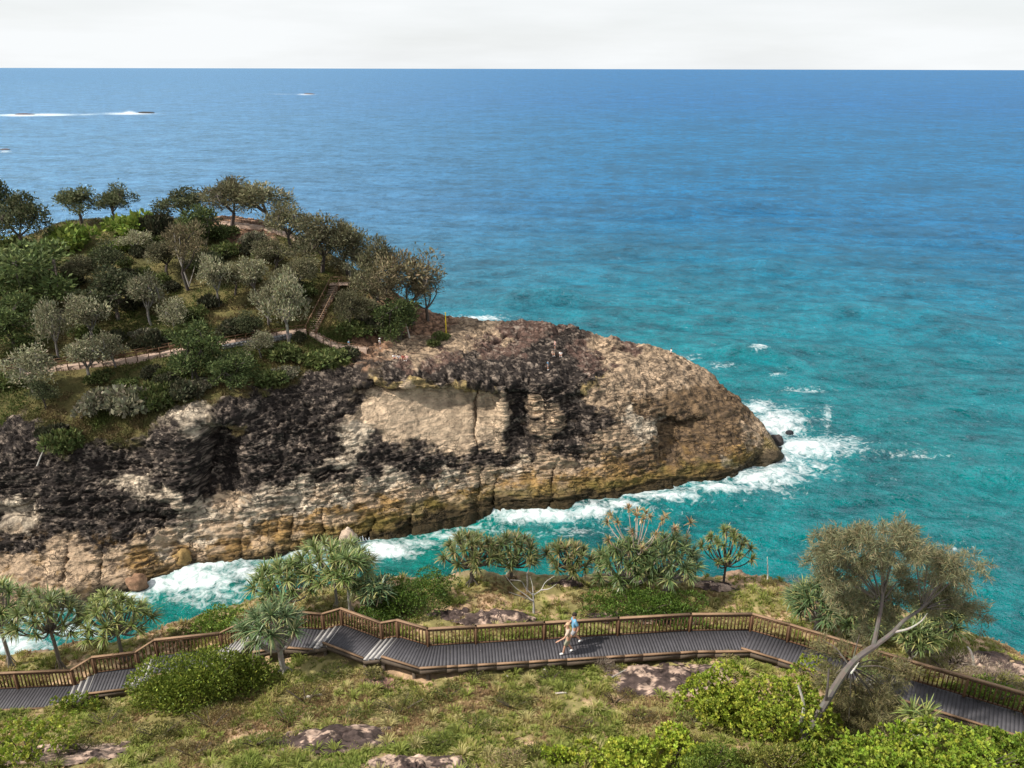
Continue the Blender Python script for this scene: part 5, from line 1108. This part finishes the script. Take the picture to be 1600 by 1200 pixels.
T = """banksia|-8|372|252|62|tall dark tree cut by the left picture edge on the hilltop
banksia|40|392|308|82|round dark tree second from the left edge on the hilltop
banksia|126|350|288|68|dark tree silhouetted against the sea, left of a close pair
banksia|183|347|292|58|dark tree silhouetted against the sea, right of a close pair
banksia|286|350|296|68|flat topped dark tree on the skyline beside the lookout tree group
oak|360|354|276|84|brownish spreading tree on the highest skyline, left of the lookout
oak|412|356|279|92|broad tree on the skyline just right of the lookout path
oak|456|386|318|72|wide tree on the skyline slope below the lookout path
oak|503|425|334|92|large grey brown tree halfway down the seaward skyline
oak|546|430|340|66|tree overhanging the sea, right of the largest skyline slope tree
silver|548|438|384|58|silvery tree right above the stair platform
oak|590|470|368|62|brownish tree on the seaward edge behind the platform
open|645|505|398|108|windswept open tree with bare limbs leaning over the sea
oak|582|492|410|58|brown tree between the platform and the windswept tree
open|600|500|425|66|open tree just left of the windswept one
open|668|500|432|76|low windswept tree nearest the yellow pole
oak|545|516|452|44|small tree with dark trunk right of the stairs
oak|572|512|460|50|small tree above the bare red soil
silver|452|536|432|66|silvery tree with tall dark trunk left of the stairs
silver|420|508|440|50|silvery tree left of the tall dark trunked one
silver|395|468|398|56|grey green tree in the middle of the upper slope
silver|342|478|396|50|slim silvery tree left of the mid slope clearing
oak|368|462|405|50|small brown tree between two silvery ones on the upper slope
open|296|452|355|66|half dead grey tree with white forked limbs
silver|240|508|424|60|upright silvery tree standing in the grass of the mid slope
silver|274|518|466|46|small silvery tree beside the upright one
green|68|486|374|132|biggest dark green tree on the left slope
banksia|175|440|382|52|dark rounded tree right of the biggest green one
banksia|182|502|424|88|dark tree in the middle of the left slope
silver|145|538|458|66|pale silvery tree above the path, left of the grass clearing
silver|92|562|468|52|tall pale tree near the left edge above the path
green|24|545|464|84|dark green tree at the left edge above the path
silver|148|594|526|70|pale tree leaning across the path
silver|55|616|544|74|pale tree at the left edge where the path begins
green|313|592|512|76|dense dark green tree where the path rises
green|362|606|550|66|dark green tree below the grey retaining wall
silver|298|596|545|42|small pale tree beside the dense dark green one
oak|430|420|372|60|brownish tree below the lookout path
oak|262|430|372|64|brown grey tree on the upper slope under the skyline pair
silver|215|396|355|52|small silvery tree on the upper left slope
banksia|225|478|430|56|dark tree behind the upright silvery one
oak|470|455|400|58|brown tree left of the stair head on the upper slope
banksia|330|440|385|50|dark small tree left of the slim silvery one
oak|120|450|400|60|brownish tree behind the biggest green one
silver|10|470|410|60|pale tree at the left edge beside the biggest green one
green|322|384|322|66|dark green pandanus like tree under the skyline
green|622|530|466|70|dark green dense tree at the edge of the pale rock
silver|410|560|512|44|small silvery tree over the retaining wall
oak|440|478|418|48|small brown tree left of the stair head
banksia|72|640|596|40|small dark tree low on the left slope
silver|180|575|520|46|thin pale tree by the path bend
banksia|395|530|490|44|dark low tree above the retaining wall
oak|60|455|395|50|brown tree near the left edge under the round dark one"""
for ln in T.split('\n'):
    k, x, y, t, w_, lb = ln.split('|'); ftree(k, float(x), float(y), float(t), float(w_), lb)
SB = """bright|113|386|336|76|bright green bush under the close skyline pair
bright|218|366|318|86|bright green bush on the skyline
dark|250|370|320|56|dark purple brown bush on the skyline
bright|185|392|368|46|small bright green bush on the upper slope
greenish|26|392|358|46|small green bush near the left edge under the tall tree
bright|30|412|388|76|strip of bright green scrub at the left edge
dark|242|544|506|46|dark round bush above the path
dark|330|480|452|36|dark small bush on the grass of the mid slope
dark|365|518|490|60|dark bush in the mid slope clearing
grey|212|642|590|84|grey green bush just below the path
grey|160|636|596|74|grey green bush left of its twin below the path
greenish|250|632|590|60|green bush right of the grey ones below the path
greenish|98|700|660|60|green bush among the rocks on the left
dark|85|690|655|50|dark bush among the left rocks
dark|290|622|585|60|dry dark brush below the dense green tree
dark|130|420|395|50|dark low bush under the bright one
greenish|440|560|528|60|green bush at the foot of the retaining wall
greenish|505|570|540|70|green bush beside the low fence
dark|545|558|535|40|dark bush at the end of the low fence
greenish|560|520|495|60|olive bush under the small tree right of the stairs
dark|200|440|412|50|dark bush on the left mid slope
greenish|300|500|472|44|olive bush in the grass left of the clearing
dark|450|450|424|50|dark bush below the brown trees of the upper slope
dark|395|392|366|50|dark bush under the lookout path
greenish|420|600|572|56|low olive bush above the dark cliff brink
dark|160|470|440|54|dark bush between the big green tree and the dark tree
greenish|15|600|575|50|olive bush at the left edge under the path
dark|468|532|512|24|dark bush at the stair foot
grey|445|590|566|50|grey bush on the dark cliff brink
dark|590|520|490|44|dark bush on the red soil slope
greenish|690|530|514|26|small green tuft left of the yellow pole foot
greenish|676|540|526|22|small green tuft on the pale rock beside the yellow pole"""
for ln in SB.split('\n'):
    k, x, y, t, w_, lb = ln.split('|'); fshrub(k, float(x), float(y), float(t), float(w_), lb)
def hsnag(foot, pts, r0, label, subs=()):
    b = hg(*foot); root = empty('dead_tree', b, label, 'dead tree')
    def pt(px, py): d = ray(px, py); return CAM + d * (b[1] / d[1]) - b
    for nm, pp, r1 in [('trunk', [foot] + list(pts), r0)] + [('branch', s, r0 * .6) for s in subs]:
        q = Q(); P = np.array([pt(*p) for p in pp]); q.add(tube(P, np.linspace(r1, r1 * .4, len(P)), 6), (.42, .38, .34)); link(nm, q.mesh(nm, M['bark'], True), root)
hsnag((296, 448), [(288, 425), (276, 395), (272, 365)], .16, 'white forked dead tree on the upper slope', [[(296, 445), (302, 425), (308, 402)], [(284, 415), (282, 390), (280, 370)]])
hsnag((424, 503), [(410, 488), (400, 480)], .14, 'white bent dead trunk lying in the clearing left of the stairs')
hsnag((428, 412), [(433, 400), (437, 388)], .10, 'thin white dead stick pair under the lookout path', [[(432, 412), (446, 400), (454, 392)]])
hsnag((58, 728), [(64, 712), (68, 703)], .12, 'pale dead stick leaning on the left cliff brink')
hsnag((640, 528), [(637, 515), (634, 505)], .16, 'white bare stem in front of the dense tree by the pale rock')

_r = np.random.default_rng(71); fill = []
while len(fill) < 56:
    x, y = _r.uniform(-10, 590), _r.uniform(360, 625)
    sky_y = np.interp(x, [0, 110, 300, 380, 480, 560, 620], [390, 360, 352, 358, 385, 430, 480]); path_y = np.interp(x, [0, 250, 345, 478, 600], [588, 554, 540, 519, 548])
    brink = np.interp(x, [0, 100, 290, 430, 540, 600], [640, 650, 615, 580, 548, 520])
    if y < sky_y + 12 or -6 < y - path_y < 26 or y > brink or (480 < x < 560 and 440 < y < 540): continue
    fill.append((x, y, ['greenish', 'dark', 'grey', 'greenish'][len(fill) % 4], 'below the path' if y > path_y else ('on the upper slope' if y < 430 else ('halfway up the slope' if y < 490 else 'just above the path'))))
ORD = 'first second third fourth fifth sixth seventh eighth ninth tenth eleventh twelfth thirteenth fourteenth fifteenth sixteenth seventeenth eighteenth'.split(); cnt_ = {}
for x, y, k, zone in sorted(fill):
    c_ = cnt_.get((k, zone), 0); cnt_[(k, zone)] = c_ + 1
    fshrub(k, x, y, y - _r.uniform(12, 26), _r.uniform(24, 52), 'low %s scrub bush %s, %s of its colour from the left' % ({'greenish': 'olive', 'dark': 'dark', 'grey': 'grey green'}[k], zone, ORD[c_]))
# undergrowth of the headland
def undergrowth():
    r = np.random.default_rng(21); o = Q(); n = 0
    a, b = SH; ok = np.argwhere((HGg[:, :sum(cnt_r[:8])] > .55)); sel = ok[r.integers(0, len(ok), 15000)]; Gv = V.reshape(*SH, 3)
    P = Gv[sel[:, 0], sel[:, 1]]; nv = noise(P * .12 + 3) + .5 * noise(P * .5); keep = (nv < .32) & (P[:, 2] > 11); P = P[keep]; nv = nv[keep]
    cA = np.where((nv < -.15)[:, None], np.array((.075, .095, .025)), np.where((nv < .1)[:, None], np.array((.11, .105, .038)), np.array((.13, .095, .045))))
    for k in range(9):
        off = r.normal(size=P.shape) * np.array([.35, .35, .05]); up = np.tile(np.array([0, 0, 1.0]), (len(P), 1))
        o.add(leaves(r, P + off, up, .42, .12, flat=.55), np.clip(cA * r.uniform(.6, 1.4, (len(P), 1)), .01, .5))
    return o.mesh('undergrowth', M['far_leaf'])
tag(link('undergrowth', undergrowth()), 'low grass and scrub covering the headland slope', 'undergrowth', kind='stuff')

# ------------------------------------------------------------------ headland path, stairs, fences, pole
def ribbon(name, pts, width, lift=.18):
    P = np.array([hg(*p) for p in pts]); P = cr_axis(P, [8] * (len(P) - 1)); t = np.gradient(P, axis=0); t[:, 2] = 0; t /= np.linalg.norm(t, axis=1)[:, None]
    s = np.stack([-t[:, 1], t[:, 0], np.zeros(len(t))], 1) * width / 2
    P[:, 2] = [max((gz(*(p + k * sv)[:2], bvh_h) or p[2]) for k in (-1, 0, 1)) for p, sv in zip(P, s)]
    P[:, 2] = np.convolve(np.pad(P[:, 2], 3, 'edge'), np.ones(7) / 7, 'valid') + lift
    top = np.stack([P - s, P + s], 1); bot = top - np.array([0, 0, .9]); g = np.concatenate([bot[:, :1], top, bot[:, 1:]], 1)
    o = link(name, make_mesh(name, g.reshape(-1, 3), grid_faces(len(P), 4)[:, ::-1], M['path'])); tag(o, kind='structure'); return P, s
p1, s1 = ribbon('footpath', [(-60, 600), (0, 588), (60, 580), (120, 573), (180, 567), (250, 554), (300, 547), (345, 540), (400, 531), (440, 524), (478, 519)], 1.5)
p2, s2_ = ribbon('lookout_path', [(345, 348), (370, 352), (400, 356), (440, 366), (475, 378)], 2.2)
p3, s3_ = ribbon('stair_landing', [(488, 522), (510, 534), (540, 546), (575, 548)], 1.6)
def hfence(P, label, hgt=1.0, step=1.6, rails=(0.55, 1.0), r_=.05, mat='timber'):
    root = empty('fence', P[0], label, 'fence', 'fences along the headland path'); o = P[0]; L = np.concatenate([[0], np.cumsum(np.linalg.norm(np.diff(P, axis=0), axis=1))]); n = max(2, int(L[-1] / step))
    K = np.array([[np.interp(s, L, P[:, k]) for k in range(3)] for s in np.linspace(0, L[-1], n + 1)])
    pm_ = make_mesh('post', [(-r_, -r_, -.5), (r_, -r_, -.5), (r_, r_, -.5), (-r_, r_, -.5), (-r_, -r_, hgt + .03), (r_, -r_, hgt + .03), (r_, r_, hgt + .03), (-r_, r_, hgt + .03)], [(3, 2, 1, 0), (4, 5, 6, 7), (0, 1, 5, 4), (1, 2, 6, 5), (2, 3, 7, 6), (3, 0, 4, 7)], M[mat])
    for k in K: link('post', pm_, root, k - o)
    for a, b in zip(K[:-1], K[1:]):
        for h in rails: bar('rail', a - o + UP * (h - .1), b - o + UP * (h - .1), .06, .1, M[mat], root)
    return root
sg1 = np.where(s1[:, 1:2] > 0, -1, 1)
hfence((p1 - np.abs(1) * np.where(s1[:, 1:2] > 0, s1, -s1) * 1.0)[::1], 'long low timber fence on the seaward side of the headland path')
hfence((p1 + np.where(s1[:, 1:2] > 0, s1, -s1) * 1.05)[:46], 'brown timber fence on the uphill side of the left path', 1.0, 1.6, (.35, .65, 1.0))
hfence((p3 - np.where(s3_[:, 1:2] > 0, s3_, -s3_))[:], 'low post fence where the path meets the pale rock', .9, 1.5, (.85,))
hfence((p2 + np.where(s2_[:, 1:2] > 0, s2_, -s2_))[:20], 'fence of the skyline lookout', 1.0, 1.8, (.5, 1.0))
# grey retaining wall below the path
wl = p1[56:76] - np.where(s1[56:76, 1:2] > 0, s1[56:76], -s1[56:76]) * 1.25
wroot = empty('retaining_wall', wl[0], 'grey stone retaining wall holding up the headland path', 'wall')
for i in range(len(wl) - 1):
    a, b = wl[i] - wl[0], wl[i + 1] - wl[0]
    for lv in range(3):
        z = -1.35 + lv * .42; bar('stone', a + (b - a) * (.02) + UP * z, a + (b - a) * .98 + UP * z, .34 + .03 * ((i + lv) % 3), .40, M['wallgrey'], wroot)
# timber stair up the slope
fa_, fb_ = hg(486, 522), hg(524, 449)
d = fb_ - fa_; n_st = 26; dh = d * np.array([1, 1, 0]); dl = dh / np.linalg.norm(dh); sv = np.array([-dl[1], dl[0], 0]) * .85
st = empty('timber_stair', fa_, 'long timber stair climbing the headland to a platform', 'stairs')
zg = [max(gz(*(fa_ + d * k / n_st)[:2], bvh_h) or fa_[2], 0) - fa_[2] for k in range(n_st + 1)]; zl = np.maximum(np.linspace(zg[0] + .3, zg[-1] + .5, n_st + 1), np.array(zg) + .25)
for k in range(n_st):
    a = dh * (k + .15) / n_st; b = dh * (k + .85) / n_st; z = zl[k]
    c = [a - sv + UP * z, b - sv + UP * z, b + sv + UP * z, a + sv + UP * z]; box8('tread', [*[q - UP * .12 for q in c], *c], M['path'], st)
for sgn in (-1, 1):
    bar('stringer', sgn * sv * 1.04 + UP * (zl[0] - .3), dh + sgn * sv * 1.04 + UP * (zl[-1] - .3), .1, .3, M['timber'], st)
    bar('handrail', sgn * sv * 1.04 + UP * (zl[0] + .95), dh + sgn * sv * 1.04 + UP * (zl[-1] + .95), .12, .1, M['toprail'], st)
    for k in range(0, n_st + 1, 3):
        p = dh * k / n_st + sgn * sv * 1.04; bar('post', p + UP * (zl[k] - .5), p + UP * (zl[k] + .98), .1, .1, M['timber'], st, (1, 0, 0))
pt_ = fb_ + UP * .5
pf_ = empty('stair_platform', pt_, 'small plank platform at the head of the headland stair', 'platform')
for k in range(12): bar('plank', (k * .3 - .9, -.6, 0), (k * .3 - .9, 1.6, 0), .27, .08, M['path'], pf_)
for x in (-1.0, .8, 2.6):
    bar('post', (x, 1.6, -1), (x, 1.6, 1.0), .1, .1, M['timber'], pf_, (1, 0, 0)); bar('post', (x, -.6, -1.4), (x, -.6, 0), .1, .1, M['timber'], pf_, (1, 0, 0))
bar('rail', (-1.05, 1.6, .92), (2.65, 1.6, .92), .1, .1, M['toprail'], pf_); bar('rail', (-1.05, 1.6, .45), (2.65, 1.6, .45), .06, .1, M['timber'], pf_)
# yellow pole
yp = hg(697, 521); pr = empty('marker_pole', yp, 'tall yellow pole standing on the bare rock', 'pole')
q = Q(); q.add(tube(np.array([(0, 0, -.4), (0, 0, 1.5), (0, 0, 3.7)]), [.10, .09, .08], 10), (1, 1, 1)); link('shaft', q.mesh('shaft', M['yellow'], True), pr)
bar('base_plate', (-.25, 0, -.02), (.25, 0, -.02), .5, .06, M['yellow'], pr); bar('cap', (-.1, 0, 3.7), (.1, 0, 3.7), .2, .08, M['yellow'], pr); bar('cross_step', (-.18, 0, 1.6), (.18, 0, 1.6), .06, .06, M['yellow'], pr)

# ------------------------------------------------------------------ shore boulders, far reefs
def boulder(px, py, z, w, h, label, seed, col=(.36, .25, .17), name='boulder', dp=.8):
    c = at(px, py, z); Z = depth(c); rx = w * Z / FPX / 2; nA, nR = 26, 16; v = []
    for i in range(nR + 1):
        t = math.pi * i / nR
        for j in range(nA):
            a = 2 * math.pi * j / nA; v.append((math.sin(t) * math.cos(a), math.sin(t) * math.sin(a), math.cos(t)))
    v = np.array(v); f = 1 + .28 * fbm(v * 1.3 + seed, 3) ; v = v * f[:, None] * np.array([rx, rx * dp, h])
    cc = np.clip(np.array(col) * (1 + .4 * fbm(v * 1.5 + seed, 3))[:, None], .012, .7); wt = ss(-.1 * h, -.35 * h, v[:, 2])[:, None]; cc = cc * (1 - wt) + np.array((.03, .025, .02)) * wt
    fc = [(i * nA + j, (i + 1) * nA + j, (i + 1) * nA + (j + 1) % nA, i * nA + (j + 1) % nA) for i in range(nR) for j in range(nA)]
    tag(link(name, make_mesh(name, v, fc, M['stone'], cc, True), None, c), label, 'rock')
boulder(544, 842, .9, 26, 1.5, 'rounded pale boulder at the cliff foot beside the small waterfall', 1, (.42, .32, .24))
boulder(215, 912, .6, 32, 1.4, 'reddish boulder at the edge of the white water', 2, (.26, .15, .09))
boulder(1234, 676, .0, 12, .45, 'black wet rock awash off the nose of the headland', 3, (.03, .03, .035))
boulder(1212, 690, .3, 26, 1.2, 'dark wet rock against the nose of the headland', 4, (.05, .042, .04))
boulder(285, 880, .6, 36, 2.2, 'wedge of ochre rock at the cliff foot over the surf', 5, (.28, .18, .07))
boulder(38, 178.5, .3, 30, 1.1, 'low reddish reef rock in the far surf line', 6, (.10, .055, .05), 'reef_rock', .4)
boulder(229, 176.2, .4, 24, 1.7, 'dark reef rock at the end of the far surf line', 7, (.055, .05, .045), 'reef_rock', .4)
boulder(483, 147, .3, 18, 1.8, 'lone reef rock far out near the horizon', 8, (.15, .11, .10), 'reef_rock', .4)
boulder(8, 233.6, .2, 14, .7, 'small reef rock near the left edge off the hilltop', 9, (.12, .08, .07), 'reef_rock', .4)
# thin falls of water draining off the ledges
M['fall'] = simple_mat('white_water', (0.74, 0.78, 0.80), 0.5, 0.12, 5, (1, 1, .2), 0.3, 0)
def fall(px, y0, y1, n, w, label):
    """strands of white water running down the rock face"""
    r = np.random.default_rng(px); b = hg(px, y1); root = empty('waterfall', b, label, 'waterfall')
    for k in range(n):
        x = px + (k / max(n - 1, 1) - .5) * w; P = []
        for t in (0, .35, .7, 1.0):
            xx = x + r.uniform(-1.2, 1.2); yy = y0 + (y1 - y0) * t + r.uniform(-1, 1); p = hg(xx, yy); P.append(p - ray(xx, yy) * .12 - b)
        q = Q(); q.add(tube(np.array(P), np.array([.04, .09, .12, .2]) * r.uniform(.6, 1.3), 6), (1, 1, 1)); link('strand', q.mesh('strand', M['fall'], True), root)
fall(567, 838, 846, 5, 18, 'small waterfall pouring off a ledge beside the pale boulder')
